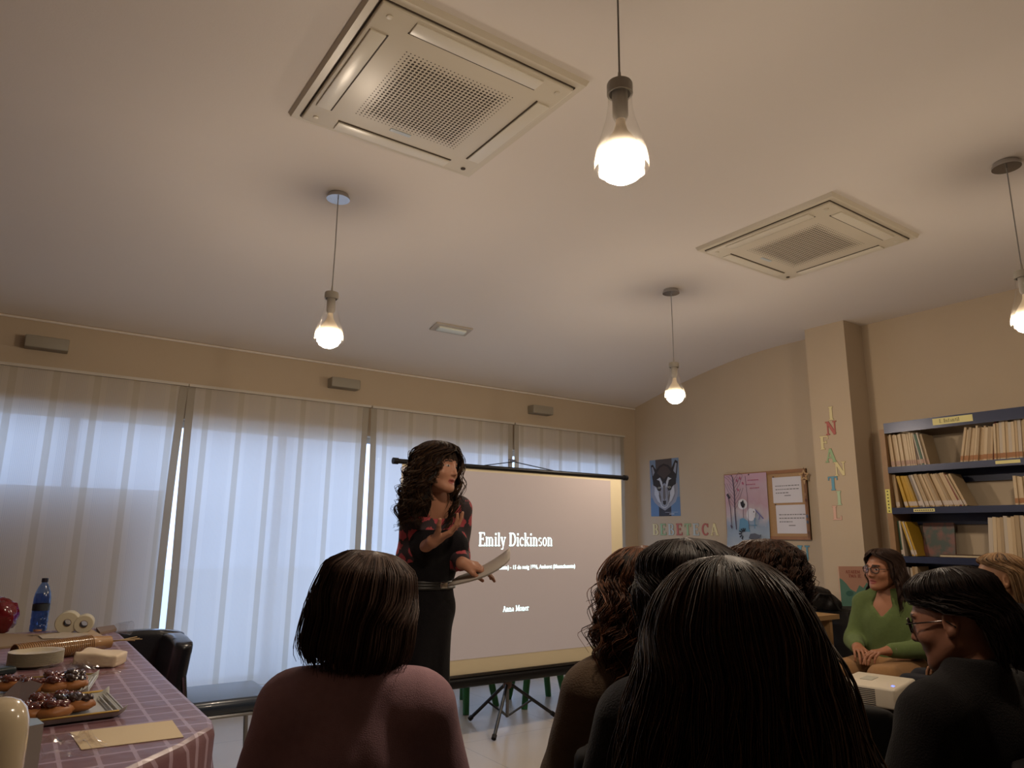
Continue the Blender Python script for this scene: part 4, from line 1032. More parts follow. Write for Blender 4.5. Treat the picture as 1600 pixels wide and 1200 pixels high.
    for (yy, zz, lb) in ((4.50, 1.845, 'dark pin at the top left of the forest art poster'), (4.30, 1.845, 'dark pin in the top middle of the forest art poster'), (4.03, 1.805, 'dark pin holding the upper printed sheet'), (4.025, 1.55, 'dark pin holding the lower printed sheet')):
        b = MB(); b.T = Matrix.Translation((WX-.030, yy, zz)) @ Matrix.Rotation(-PI/2, 4, 'Y'); b.lathe([(.0015, -.012), (.0015, 0), (.006, .001), (.006, .006), (.001, .008)], 12); tag(b.build('push_pin', mat('pin_dark', '3a2a2c', rough=.3)), lb, 'pin', 'pins on the corkboard')
    # forest art poster hanging over the board: a curved sheet
    pw, ph = .485, .72; yb, zb = 4.59, 1.135
    q = NB('forest_art'); co, x, y, z = q.xyz('Generated')
    n = q.n('ShaderNodeTexNoise'); n.inputs['Scale'].default_value = 5; n.inputs['Detail'].default_value = 5; q.l(co, n.inputs['Vector'])
    t = q.math('ADD', z, q.math('MULTIPLY', q.math('SUBTRACT', n.outputs['Fac'], .5), .35))
    rp = q.n('ShaderNodeValToRGB'); q.l(t, rp.inputs[0]); cr = rp.color_ramp
    cr.elements[0].position = .0; cr.elements[0].color = (*srgb('9aa3ad'), 1); cr.elements[1].position = 1; cr.elements[1].color = (*srgb('b593a4'), 1)
    for p_, c_ in ((.18, '8d9cad'), (.36, '8494a8'), (.46, 'b0a5ac'), (.62, 'ab8c96'), (.8, 'b099a4')):
        e = cr.elements.new(p_); e.color = (*srgb(c_), 1)
    q.l(rp.outputs[0], q.b.inputs['Base Color']); q.b.inputs['Roughness'].default_value = .6
    def off(v): return .030 + .022*np.clip((.22-v)/.22, 0, 1)**2
    ns = 16; G = np.zeros((2*(ns+1), 2, 3))
    vv = np.linspace(0, ph, ns+1)
    for i, v in enumerate(vv):
        for j, u in enumerate((0, pw)):
            G[i, j] = (WX-off(v), yb-u, zb+v); G[2*ns+1-i, j] = (WX-off(v)+.0012, yb-u, zb+v)
    b = MB(); b.grid(G, 0, True, True); sheet = b.build('art_poster', q.M); tag(sheet, 'pink and blue forest art poster hanging over the left half of the corkboard', 'poster')
    f = Flat((WX-.0325, yb, zb), U, V, N)
    dk = PAP('tree_ink', '55485c'); bk = PAP('leaf_ink', '2b2a30'); wt = PAP('art_white', 'c6c6ce'); bl = PAP('art_blue', '5f8aa8'); rd = PAP('art_rose', 'a8607a'); gr = PAP('art_grey', '565a66')
    def yo(pts): return pts
    f.poly([(.14, .17), (.16, .29), (.20, .30), (.25, .27), (.27, .17)], bl); f.ell(.20, .43, .055, .05, wt); f.ell(.29, .33, .05, .06, wt)
    f.line([(.115, .19), (.108, .35), (.112, .55), (.10, .70)], .012, dk); f.line([(.06, .2), (.058, .4), (.03, .52)], .007, dk); f.line([(.26, .19), (.262, .5), (.25, .70)], .004, dk)
    for k in range(16):
        v0 = .38+.02*k; sgn = -1 if k % 2 else 1; L = .05+.03*((k*7) % 3)
        f.line([(.11, v0), (.11+sgn*L*.6, v0+L*.7), (.11+sgn*L, v0+L*1.5 if v0+L*1.5 < .71 else .71)], .003, dk, .0044)
    for u_, v_ in ((.03, .52), (.045, .50), (.15, .66), (.19, .68), (.22, .63), (.16, .57), (.06, .22)): f.ell(u_, v_, .010, .016, rd if v_ > .55 else dk, 8, .5)
    for u_, v_ in ((.045, .515), (.055, .50), (.038, .53)): f.ell(u_, v_, .014, .006, bk, 8, .8)
    f.poly([(.185, .42), (.18, .45), (.20, .455), (.215, .475), (.22, .44), (.235, .43), (.22, .40), (.20, .395)], bk); f.line([(.21, .40), (.208, .30)], .004, dk)
    f.line([(.34, .38), (.37, .35), (.40, .32), (.43, .29)], .012, PAP('art_violet', '6c6a9c')); f.line([(.395, .325), (.38, .28)], .008, PAP('art_violet', '6c6a9c')); f.ell(.33, .355, .02, .03, wt); f.ell(.33, .355, .006, .008, bk)
    f.line([(.33, .2), (.335, .30)], .008, bl); f.line([(.24, .235), (.36, .23)], .005, bl)
    for a in (70, 95, 120, 150, 180, 215, 250): f.line([(.20+.022*math.cos(math.radians(a)), .15+.022*math.sin(math.radians(a))), (.20+.055*math.cos(math.radians(a)), .15+.055*math.sin(math.radians(a)))], .013, bk, .006)
    f.poly([(.26, .11), (.28, .15), (.33, .155), (.38, .14), (.40, .145), (.395, .12), (.35, .10), (.30, .095)], gr); f.line([(.32, .10), (.33, .06)], .004, bk); f.line([(.36, .10), (.365, .06)], .004, bk)
    for v0, u0, L in ((.655, .28, .12), (.615, .26, .10), (.58, .30, .10)):
        u_ = u0
        while u_ < u0+L: f.line([(u_, v0), (u_+.012, v0)], .010, rd, .0062); u_ += .018
    # bend the drawing with the paper
    for i, p in enumerate(f.b.v):
        f.b.v[i] = (p[0]-(off(p[2]-zb)-.030), p[1], p[2])
    f.build('artwork', sheet)
    # star ornament string on the right end of the board
    yS = 3.70
    st = empty('star_garland', (WX-.050, yS, 1.80), 0, 'wooden star garland hanging down the right side of the corkboard', 'ornament')
    b = MB()
    def starp(R, r, n=5): return [((R if k % 2 == 0 else r)*math.sin(k*PI/n), (R if k % 2 == 0 else r)*math.cos(k*PI/n)) for k in range(2*n)]
    o_, i_ = starp(.055, .027), starp(.032, .015)
    for k in range(10):
        k2 = (k+1) % 10
        for h0, h1 in ((0, -.006),):
            q_ = [o_[k], o_[k2], i_[k2], i_[k]]
            b.add([(h0, -p[0], p[1]) for p in q_]+[(h1, -p[0], p[1]) for p in q_], [(0, 1, 2, 3), (4, 7, 6, 5), (0, 4, 5, 1), (2, 6, 7, 3)])
    b.build('star', mat('star_wood', 'b8966a', rough=.5), st)
    b = MB(); b.prism([(-.012, -.04), (.012, -.045), (.0, -.085)], -.004, 0, axis='x'); b.build('pendant', mat('star_wood', 'b8966a'), st)
    b = MB(); b.tube([(0, 0, .07), (0, 0, -.12), (.003, -.004, -.30), (0, 0, -.55)], .0025, 6); b.build('string', mat('string_brown', '6b5040'), st)
    for k, (zz, c) in enumerate(((-.17, '9a7a5c'), (-.22, '6b4a3c'), (-.36, '5c6a80'), (-.41, '5c6a80'), (-.50, '7a5c48'))):
        b = MB(); b.T = Matrix.Translation((0, 0, zz)); b.lathe([(.002, -.016), (.009, -.008), (.010, .006), (.002, .016)], 10); b.build('bead', mat('bead_'+c, c), st)

def build_screen():
    BK = mat('screen_black', '0e0e12', rough=.4, spec=.3); TB = mat('tripod_black', '14161c', rough=.4)
    Y = 4.08; x0, x1 = 1.95, 3.905; zt, zb = 1.69, .37
    r = empty('projection_screen', (2.93, Y, 0), 0, 'tripod projection screen with a slide reading Emily Dickinson', 'projection screen')
    X0, X1 = x0-2.93, x1-2.93
    q = NB('screen_fabric'); co, x, y, z = q.xyz(); q.b.inputs['Base Color'].default_value = (*srgb('cfc3a6'), 1); q.b.inputs['Roughness'].default_value = .8
    b = MB(); b.box((X0+.03, -.002, zb), (X1-.03, .002, zt)); fab = b.build('fabric', q.M, r)
    b = MB(); b.box((X0+.03, -.0045, zb+.0), (X0+.04, -.0025, zt)); b.box((X1-.04, -.0045, zb), (X1-.03, -.0025, zt)); 
    b = MB(); b.box((X0+.035, -.0035, zb+.10), (X1-.145, -.0025, zt-.02)); sl = b.build('projected_slide', mat('slide_light', 'a89c98', rough=.9, spec=0), r)
    sl['label'] = 'cooler grey projected picture'
    sm = sl.data.materials[0].node_tree.nodes['Principled BSDF']; sm.inputs['Emission Color'].default_value = (*srgb('a09898'), 1); sm.inputs['Emission Strength'].default_value = SLIDE_E
    TX = mat('slide_text', 'd8f4f4', emit=.95)
    def line(txt, pxl, pyl, pxr, h, bold=1.15, tiny=None):
        v = RWC @ np.array([(pxl-800)/F_PX, -(pyl-600)/F_PX, -1.0]); t = Y/v[1]; a = (v[0]*t-2.93, CAM_Z+v[2]*t)
        v = RWC @ np.array([(pxr-800)/F_PX, -(pyl-600)/F_PX, -1.0]); t = Y/v[1]; bx = v[0]*t-2.93
        f = Flat((a[0], -.0042, a[1]), (1, 0, 0), (0, 0, 1), (0, -1, 0))
        _, w = text_polys(txt, h); wide = (bx-a[0])/w
        f.text(txt, 0, 0, h, TX, lift=.0002, wide=wide, bold=bold)
        return f.build('slide_title' if h > .06 else 'slide_name', sl)
    line('Emily Dickinson', 747, 853, 863, .088, 1.2)
    line('Anna Moner', 785, 956, 826, .036, 1.25)
    # the small line of dates and places
    v = RWC @ np.array([(700-800)/F_PX, -(878-600)/F_PX, -1.0]); t = Y/v[1]; ax, az = v[0]*t-2.93, CAM_Z+v[2]*t
    v = RWC @ np.array([(898-800)/F_PX, -(887-600)/F_PX, -1.0]); t = Y/v[1]; bx = v[0]*t-2.93; az = CAM_Z+v[2]*t
    fc = bpy.data.curves.new('slide_dates', 'FONT'); fc.body = '(10 de desembre 1830, Amherst (Massachusetts) - 15 de maig 1886, Amherst (Massachusetts)'; fc.size = .037; fc.offset = .0009
    tmp = bpy.data.objects.new('dates_outline', fc); COL.objects.link(tmp); bpy.context.view_layer.update()
    me = bpy.data.meshes.new_from_object(tmp.evaluated_get(bpy.context.evaluated_depsgraph_get())); bpy.data.objects.remove(tmp)
    me.materials.clear(); me.materials.append(TX); me.name = 'slide_dates'
    xs = [v_.co.x for v_ in me.vertices]; w = max(xs)-min(xs); x0_ = max(xs)
    for v_ in me.vertices: v_.co = ((v_.co.x-x0_)*1.22/w, 0, v_.co.y)
    fo = link('slide_dates', me, sl); fo.location = (bx, -.0045, az)
    b = MB(); b.tube([(X0-.01, 0, zt+.012), (X1+.01, 0, zt+.012)], .016, 10); b.tube([(X0-.035, 0, zt+.012), (X0, 0, zt+.012)], .021, 10); b.tube([(X1, 0, zt+.012), (X1+.035, 0, zt+.012)], .021, 10); b.build('top_bar', BK, r)
    b = MB(); b.tube([(X0-.02, .02, zb-.035), (X1+.02, .02, zb-.035)], .040, 14); b.build('roller_case', BK, r)
    b = MB(); b.tube([(X0-.01, -.012, zb+.002), (X1+.01, -.012, zb+.002)], .010, 8); b.build('case_slot', mat('case_gloss', '3a3634', rough=.15, metal=.6), r)
    mx, my = -.055, .09
    b = MB(); b.tube([(mx, my, .06), (mx, my, 1.78)], .012, 10); b.tube([(mx, my-.07, 1.765), (mx, my+.01, 1.78)], .009, 8); b.build('mast', mat('mast_steel', '77777c', rough=.35, metal=.6), r)
    b = MB(); b.tube([(-.33, 0, zt+.026), (mx, my-.05, 1.762), (.27, 0, zt+.026)], .0035, 6); b.build('hanging_wire', BK, r)
    b = MB(); b.lathe([(.028, .30), (.03, .22), (.024, .20)], 14, c=(mx, my, .04)); b.build('collar', mat('collar_brown', '5a4038', rough=.5), r)
    hub = Vector((mx, my, .28)); low = Vector((mx, my, .065))
    for (fx, fy) in ((2.61, 3.93), (2.735, 4.42), (3.30, 4.20)):
        ft = Vector((fx-2.93, fy-Y, .015)); mid = hub.lerp(ft, .52)
        b = MB(); b.tube([hub, ft], .0115, 8); lg = b.build('leg', TB, r)
        b = MB(); b.tube([ft+(hub-ft)*.06, ft], .016, 8); b.build('rubber_foot', mat('rubber', '0c0c0e', rough=.7), lg)
        b = MB(); b.tube([mid, low], .007, 6); b.build('brace', TB, r)

def build_kids_furniture():
    G = mat('green_paint', '2c6a3e', rough=.45); TOP = mat('kids_top', 'b9a37c', rough=.5)
    # low round-legged children's chairs standing behind the screen
    for k, (cx, cy, lb, rzz) in enumerate(((2.92, 4.80, 'green legged child chair behind the left part of the screen', .30), (3.46, 4.62, 'green legged child chair behind the screen, right of the tripod', -.25))):
        r = empty('child_chair', (cx, cy, 0), rzz, lb, 'chair', 'green child chairs behind the screen')
        b = MB(); b.rbox((0, 0, .31), (.30, .30, .025), .01); b.build('seat', G, r)
        b = MB(); b.rbox((0, .14, .52), (.30, .02, .12), .008); b.build('backrest', G, r)
        for sx in (-1, 1):
            for sy in (-1, 1):
                b = MB(); b.tube([(sx*.12, sy*.12, .30), (sx*.17, sy*.17, .0)], [.027, .023], 10); b.build('leg', G, r)
            b = MB(); b.tube([(sx*.13, .14, .31), (sx*.13, .145, .56)], .012, 8); b.build('back_post', G, r)

# ---------------------------------------------------------------- bookshelf with its books
def build_shelf():
    BL = mat('shelf_blue', '232a44', rough=.30, metal=.2); WD = mat('shelf_wood', '8a6a48', rough=.5, noise=.12); BK2 = mat('shelf_back', '5a4a38', rough=.8)
    XF, Y1 = 5.50, 2.86; Y0 = .9; YS = 2.82
    r = empty('bookcase', (5.65, 1.9, 0), 0, 'tall bookcase with blue metal shelves and wooden end panel against the right wall', 'bookcase')
    def B(a, c, name, m_, par=r):
        b = MB(); b.box([a[i]-(5.65, 1.9, 0)[i] for i in range(3)], [c[i]-(5.65, 1.9, 0)[i] for i in range(3)]); return b.build(name, m_, par)
    B((XF, YS, 0), (WX-.01, Y1, 2.09), 'end_panel', WD); B((XF, Y0, 0), (WX-.01, Y0+.03, 2.09), 'end_panel', WD)
    zs = {}
    for nm, py in (('1', 732), ('2', 796), ('3', 871)):
        v = RWC @ np.array([(1395-800)/F_PX, -(py-600)/F_PX, -1.0]); t = XF/v[0]; zs[nm] = CAM_Z+v[2]*t
    SH = [zs['1'], zs['2'], zs['3'], .78, .42, .08]
    for z in SH:
        s_ = B((XF, Y0+.03, z-.005), (WX-.02, YS, z+.010), 'shelf', BL); B((XF-.004, Y0+.03, z-.035), (XF+.012, YS, z+.012), 'shelf_lip', BL, s_)
        B((WX-.03, Y0+.03, z-.11), (WX-.02, YS, z), 'shelf_shade_strip', BL, s_)  # dark strip put on the back for the shade under each shelf
    B((XF-.004, Y0+.03, 2.055), (XF+.012, YS, 2.135), 'header', BL); B((XF, Y0+.03, 2.10), (WX-.02, YS, 2.115), 'top_board', BL)
    ink = mat('ink_black', '2a2520', rough=.7); yl = mat('label_yellow', 'cfc56a', rough=.6)
    f = Flat((XF-.006, 2.455, 2.076), (0, -1, 0), (0, 0, 1), (-1, 0, 0)); f.sheet(.27, .048, mat('label_cream', 'd3c98a')); f.text('1. Infantil', .045, .012, .028, ink, wide=.95, bold=1.0)
    tag(f.build('shelf_label'), 'pale yellow label with writing on the blue top of the bookcase', 'label')
    f = Flat((XF-.006, 2.66, zs['2']-.022), (0, -1, 0), (0, 0, 1), (-1, 0, 0)); f.sheet(.15, .022, mat('label_cream', 'd3c98a'))
    for k in range(9): f.line([(.01+k*.015, .011), (.020+k*.015, .011)], .007, ink, .001)
    tag(f.build('shelf_label'), 'small pale label under the yellow books', 'label')
    f = Flat((XF-.006, 2.08, zs['1']-.020), (0, -1, 0), (0, 0, 1), (-1, 0, 0)); f.sheet(.15, .022, mat('label_cream', 'd3c98a'))
    tag(f.build('shelf_label'), 'small pale label on the top shelf edge by the right side of the photo', 'label')
    f = Flat((XF-.003, Y1-.002, 1.445), (0, -1, 0), (0, 0, 1), (-1, 0, 0)); f.sheet(.035, .18, yl)
    for k in range(7): f.line([(.012, .165-k*.025), (.022, .163-k*.025)], .009, ink, .001)
    tag(f.build('shelf_label'), 'bright yellow upright label on the wooden end of the bookcase', 'label')
    cols = {k: mat('book_'+k, c, rough=.45, spec=.4) for k, c in dict(cream='b59d7c', beige='a08a6c', pale='c0ab8c', tan='8f7450', yellow='b08a28', gold='9a7a34', grey='7a706a', green='3f5a48', red='7a3028', dgreen='22332c', white='b5a898', brown='5a4434').items()}
    pg = mat('book_pages', 'c0b294', rough=.9); band = {k: mat('band_'+k, c, rough=.6) for k, c in dict(orange='9a6a44', pink='a88a7c', white='b8aaa0').items()}
    def book(y, z, th, h, d, lean, col, bnd, lb, grp, x=None):
        """upright book, spine towards the room; lean>0 tips its top to the right"""
        x = XF+.03+rng.uniform(0, .02) if x is None else x
        r_ = empty('book', (x, y, z), 0, lb, 'book', grp); r_.rotation_euler = (-lean, 0, 0)
        b = MB(); b.rbox((.001, 0, h/2), (.004, th, h), .0015, 0, 1)
        for s_ in (-1, 1): b.box((0, s_*th/2-.0012*(s_ > 0), 0), (d, s_*th/2+.0012*(s_ < 0), h))
        b.build('cover', cols[col], r_)
        b = MB(); b.box((.003, -th/2+.0015, .003), (d-.004, th/2-.0015, h-.003)); b.build('pages', pg, r_)
        if bnd:
            b = MB(); b.box((-.0022, -th/2, .012), (-.0012, th/2, .045)); b.build('spine_label', band[bnd], r_)
        return r_
    def run(ystart, z, specs, lean, lb, grp=None, lean_step=0.0):
        y = ystart
        for i, (th, h, col, bnd) in enumerate(specs):
            L = lean + lean_step*i
            c_ = abs(math.cos(L)); y -= th/2/c_
            l2, g2 = (lb, grp) if isinstance(lb, str) else lb(i, col)
            if isinstance(lb, str): l2 = ORD[i] + ' from the left, ' + lb
            book(y, z + .012 + (th/2)*abs(math.sin(L)), th*.96, h, .17, L, col, bnd, l2, g2); y -= th/2/c_
        return y
    U_ = rng.uniform
    # top shelf, left run then slanting run
    R1 = [(U_(.012, .017), U_(.245, .255), 'cream' if i < 4 else 'pale', 'pink') for i in range(13)]
    y = run(YS-.012, SH[0], R1, .05, 'thin cream book in the upright left run, top shelf', 'upright cream books at the left end of the top shelf')
    run(y-.0, SH[0], [(.016, .245, 'grey', 'pink'), (.012, .25, 'brown', 'pink'), (.010, .25, 'white', None), (.018, .24, 'green', 'pink'), (.012, .25, 'white', 'pink'), (.02, .238, 'beige', 'pink')], .16,
        lambda i, c: (['grey book tipping left after the cream run on the top shelf', 'thin brown book tipping left on the top shelf', 'slim white book between the brown and the green one on the top shelf', 'muted green spine tipping left on the top shelf', 'slim white book just right of the green spine, top shelf', 'last book tipping left before the V shaped gap on the top shelf'][i], 'tipping books left of the gap on the top shelf'), .035)
    specs = [(U_(.014, .022), U_(.235, .26), ['cream', 'pale', 'beige', 'cream'][i % 4], 'orange') for i in range(12)]
    y = YS-.50
    y = run(y, SH[0], specs, -.22, 'cream book leaning right, top shelf', 'right-leaning cream books right of the gap on the top shelf', .008)
    y = run(y, SH[0], [(.012, .275, 'red', None)], -.14, 'slim red book in the long run on the top shelf', None)
    run(y-.0, SH[0], [(U_(.014, .022), U_(.25, .275), ['pale', 'cream', 'white'][i % 3], 'orange') for i in range(17)], -.08, 'cream book right of the red one, top shelf', 'nearly upright cream books right of the red book', .002)
    # second shelf
    y = run(YS-.012, SH[1], [(.013, .255, 'cream', 'white'), (.012, .255, 'cream', 'white'), (.010, .25, 'tan', 'white')], .06, 'thin pale book at the left end of the second shelf', 'first thin books on the second shelf')
    y = run(y-.035, SH[1], [(.014, .245, 'yellow', 'white') for i in range(6)]+[(.012, .245, 'gold', 'white')]*2, .20, 'yellow book leaning left, second shelf', 'yellow books on the second shelf', .008)
    y = run(y, SH[1], [(.018, .25, 'grey', 'white'), (.016, .25, 'white', 'white')], .27, lambda i, c: (['mauve grey book right of the yellow books', 'speckled white book just after the mauve grey one'][i], None))
    y = run(y, SH[1], [(U_(.014, .02), U_(.25, .26), ['cream', 'beige', 'tan', 'cream'][i % 4], 'white') for i in range(13)], .28, 'beige book leaning left beyond the yellow ones, second shelf', 'left-leaning beige books on the second shelf', .006)
    y = run(y, SH[1], [(.014, .25, 'red', 'white'), (.014, .245, 'beige', 'white'), (.018, .25, 'cream', 'white')], .38, lambda i, c: (['dark red book near the end of the leaning row on the second shelf', 'beige book right after the dark red one', 'last cream book of the leaning row on the second shelf'][i], None), .02)
    run(1.93+.08, SH[1], [(U_(.016, .02), U_(.185, .20), 'pale', 'orange') for i in range(12)], -.02, 'short pale book at the right end of the second shelf', 'short pale books at the right on the second shelf')
    # third shelf
    y = run(YS-.012, SH[2], [(.014, .26, 'green', 'white'), (.014, .26, 'white', 'white')], .04, lambda i, c: (['thin greenish book first on the third shelf', 'thin white book second on the third shelf'][i], None))
    y = run(y-.055, SH[2], [(.012, .26, 'yellow', 'white'), (.010, .26, 'white', 'white'), (.014, .258, 'yellow', 'white')], .24, lambda i, c: (['leftmost thin yellow book of the three on the third shelf', 'thin white book between the two yellow ones on the third shelf', 'thicker yellow book with speckled foot on the third shelf'][i], None), .01)
    # picture book standing with its cover to the room
    r_ = empty('picture_book', (XF+.16, y-.10, SH[2]+.012), 0, 'dark green picture book standing cover outward on the third shelf', 'book'); r_.rotation_euler = (0, .14, 0)
    q = NB('dark_green_cover'); co, x_, y_, z_ = q.xyz()
    n = q.n('ShaderNodeTexNoise'); n.inputs['Scale'].default_value = 14; n.inputs['Detail'].default_value = 2; q.l(co, n.inputs['Vector'])
    rp = q.n('ShaderNodeValToRGB'); q.l(n.outputs[0], rp.inputs[0]); rp.color_ramp.elements[0].position = .40; rp.color_ramp.elements[0].color = (*srgb('26362e'), 1); rp.color_ramp.elements[1].position = .62; rp.color_ramp.elements[1].color = (*srgb('6a3a30'), 1)
    q.l(rp.outputs[0], q.b.inputs['Base Color'])
    b = MB(); b.box((0, -.11, 0), (.004, .11, .25)); b.box((.012, -.11, 0), (.016, .11, .25)); b.build('cover', q.M, r_)
    b = MB(); b.box((.004, -.107, .003), (.012, .107, .247)); b.build('pages', pg, r_)
    r_ = empty('flat_book', (XF+.12, 2.39, SH[2]+.012), 0, 'dark book lying flat in the middle of the third shelf', 'book')
    b = MB(); b.box((-.09, -.14, 0), (.09, .14, .004)); b.box((-.09, -.14, .016), (.09, .14, .020)); b.build('cover', cols['brown'], r_)
    b = MB(); b.box((-.086, -.137, .004), (.086, .137, .016)); b.build('pages', pg, r_)
    run(2.215, SH[2], [(U_(.022, .03), U_(.275, .29), ['white', 'pale', 'cream', 'beige'][i % 4], None) for i in range(15)], -.08, 'tall cream album in the right hand run, third shelf', 'tall cream albums on the third shelf', .006)
    # fourth shelf, seen beside the hair of the woman in green
    run(YS-.03, SH[3], [(.02, .25, 'green', 'white'), (.016, .255, 'grey', 'white'), (.02, .25, 'white', 'white'), (.022, .26, 'tan', None), (.02, .26, 'beige', None)], .02,
        lambda i, c: (['green book first on the fourth shelf, above the green sweater woman', 'grey book second on the fourth shelf', 'white book third on the fourth shelf', 'tan book fourth on the fourth shelf', 'beige book last in the short run on the fourth shelf'][i], 'books at the left end of the fourth shelf'))
SLIDE_E = .14
# ================================================================== FURNITURE AND TABLE THINGS
def make_chair(name, loc, rz, label, seat_m, back_m, leg_m, group=None, back_h=.86, seat_w=.46, z_seat=.45, back=True):
    """faces local +Y"""
    r = empty(name, loc, rz, label, 'chair', group)
    b = MB(); b.rbox((0, 0, z_seat-.035), (seat_w, .46, .07), .03, 0, 4); b.build('seat', seat_m, r)
    if back:
        G = np.zeros((13, 11, 3)); 
        S = SDF(); bh = back_h-z_seat
        S.box((0, -.235, z_seat+.02+bh/2), (seat_w-.02, .085, bh), .042, (-.12, 0, 0), k=.02)
        v, f = S.mesh(.012, clip=lambda X, Y, Z: np.sqrt((X/.40)**2+np.maximum(Z-(back_h-.16), 0)**2/.165**2+0*Y)*.2-.2, smooth=2)
        np_mesh('backrest', [(v, f, 0)], [back_m], r)
    for sx in (-1, 1):
        for sy in (-1, 1):
            b = MB(); b.tube([(sx*(seat_w/2-.04), sy*.18, z_seat-.06), (sx*(seat_w/2-.02), sy*.21, .0)], .012, 8); b.build('leg', leg_m, r)
    b = MB(); b.tube([(-.2, -.19, z_seat-.06), (-.2, -.215, z_seat+.12)], .012, 8); b.tube([(.2, -.19, z_seat-.06), (.2, -.215, z_seat+.12)], .012, 8)
    b.tube([(-.2, -.19, z_seat-.07), (.2, -.19, z_seat-.07)], .010, 8); b.tube([(-.2, .19, z_seat-.075), (.2, .19, z_seat-.075)], .010, 8)
    for q in (-.2, .2): b.tube([(q, -.19, z_seat-.072), (q, .19, z_seat-.075)], .010, 8)
    b.build('frame', leg_m, r)
    return r

def blob(c, r, amp=.12, freq=40, seed=0, nu=22, nv=14, flat=None):
    """lumpy closed ball as verts, quads"""
    r_ = np.random.default_rng(seed); ph = r_.uniform(0, 6, 9)
    vs = []
    for i in range(nv+1):
        for j in range(nu):
            a, t = 2*PI*j/nu, PI*(.001+.998*i/nv)
            d = np.array([math.sin(t)*math.cos(a), math.sin(t)*math.sin(a), math.cos(t)])
            n = 1+amp*(math.sin(5*d[0]+ph[0]+3*d[2])*math.cos(6*d[1]+ph[1])+.6*math.sin(11*d[0]+ph[2])*math.sin(12*d[1]+9*d[2]+ph[3]))
            p = np.array(c)+d*np.array(r)*n
            if flat is not None: p[2] = max(p[2], flat)
            vs.append(p)
    f = [(i*nu+j, (i+1)*nu+j, (i+1)*nu+(j+1) % nu, i*nu+(j+1) % nu) for i in range(nv) for j in range(nu)]
    return np.array(vs), np.array(f)

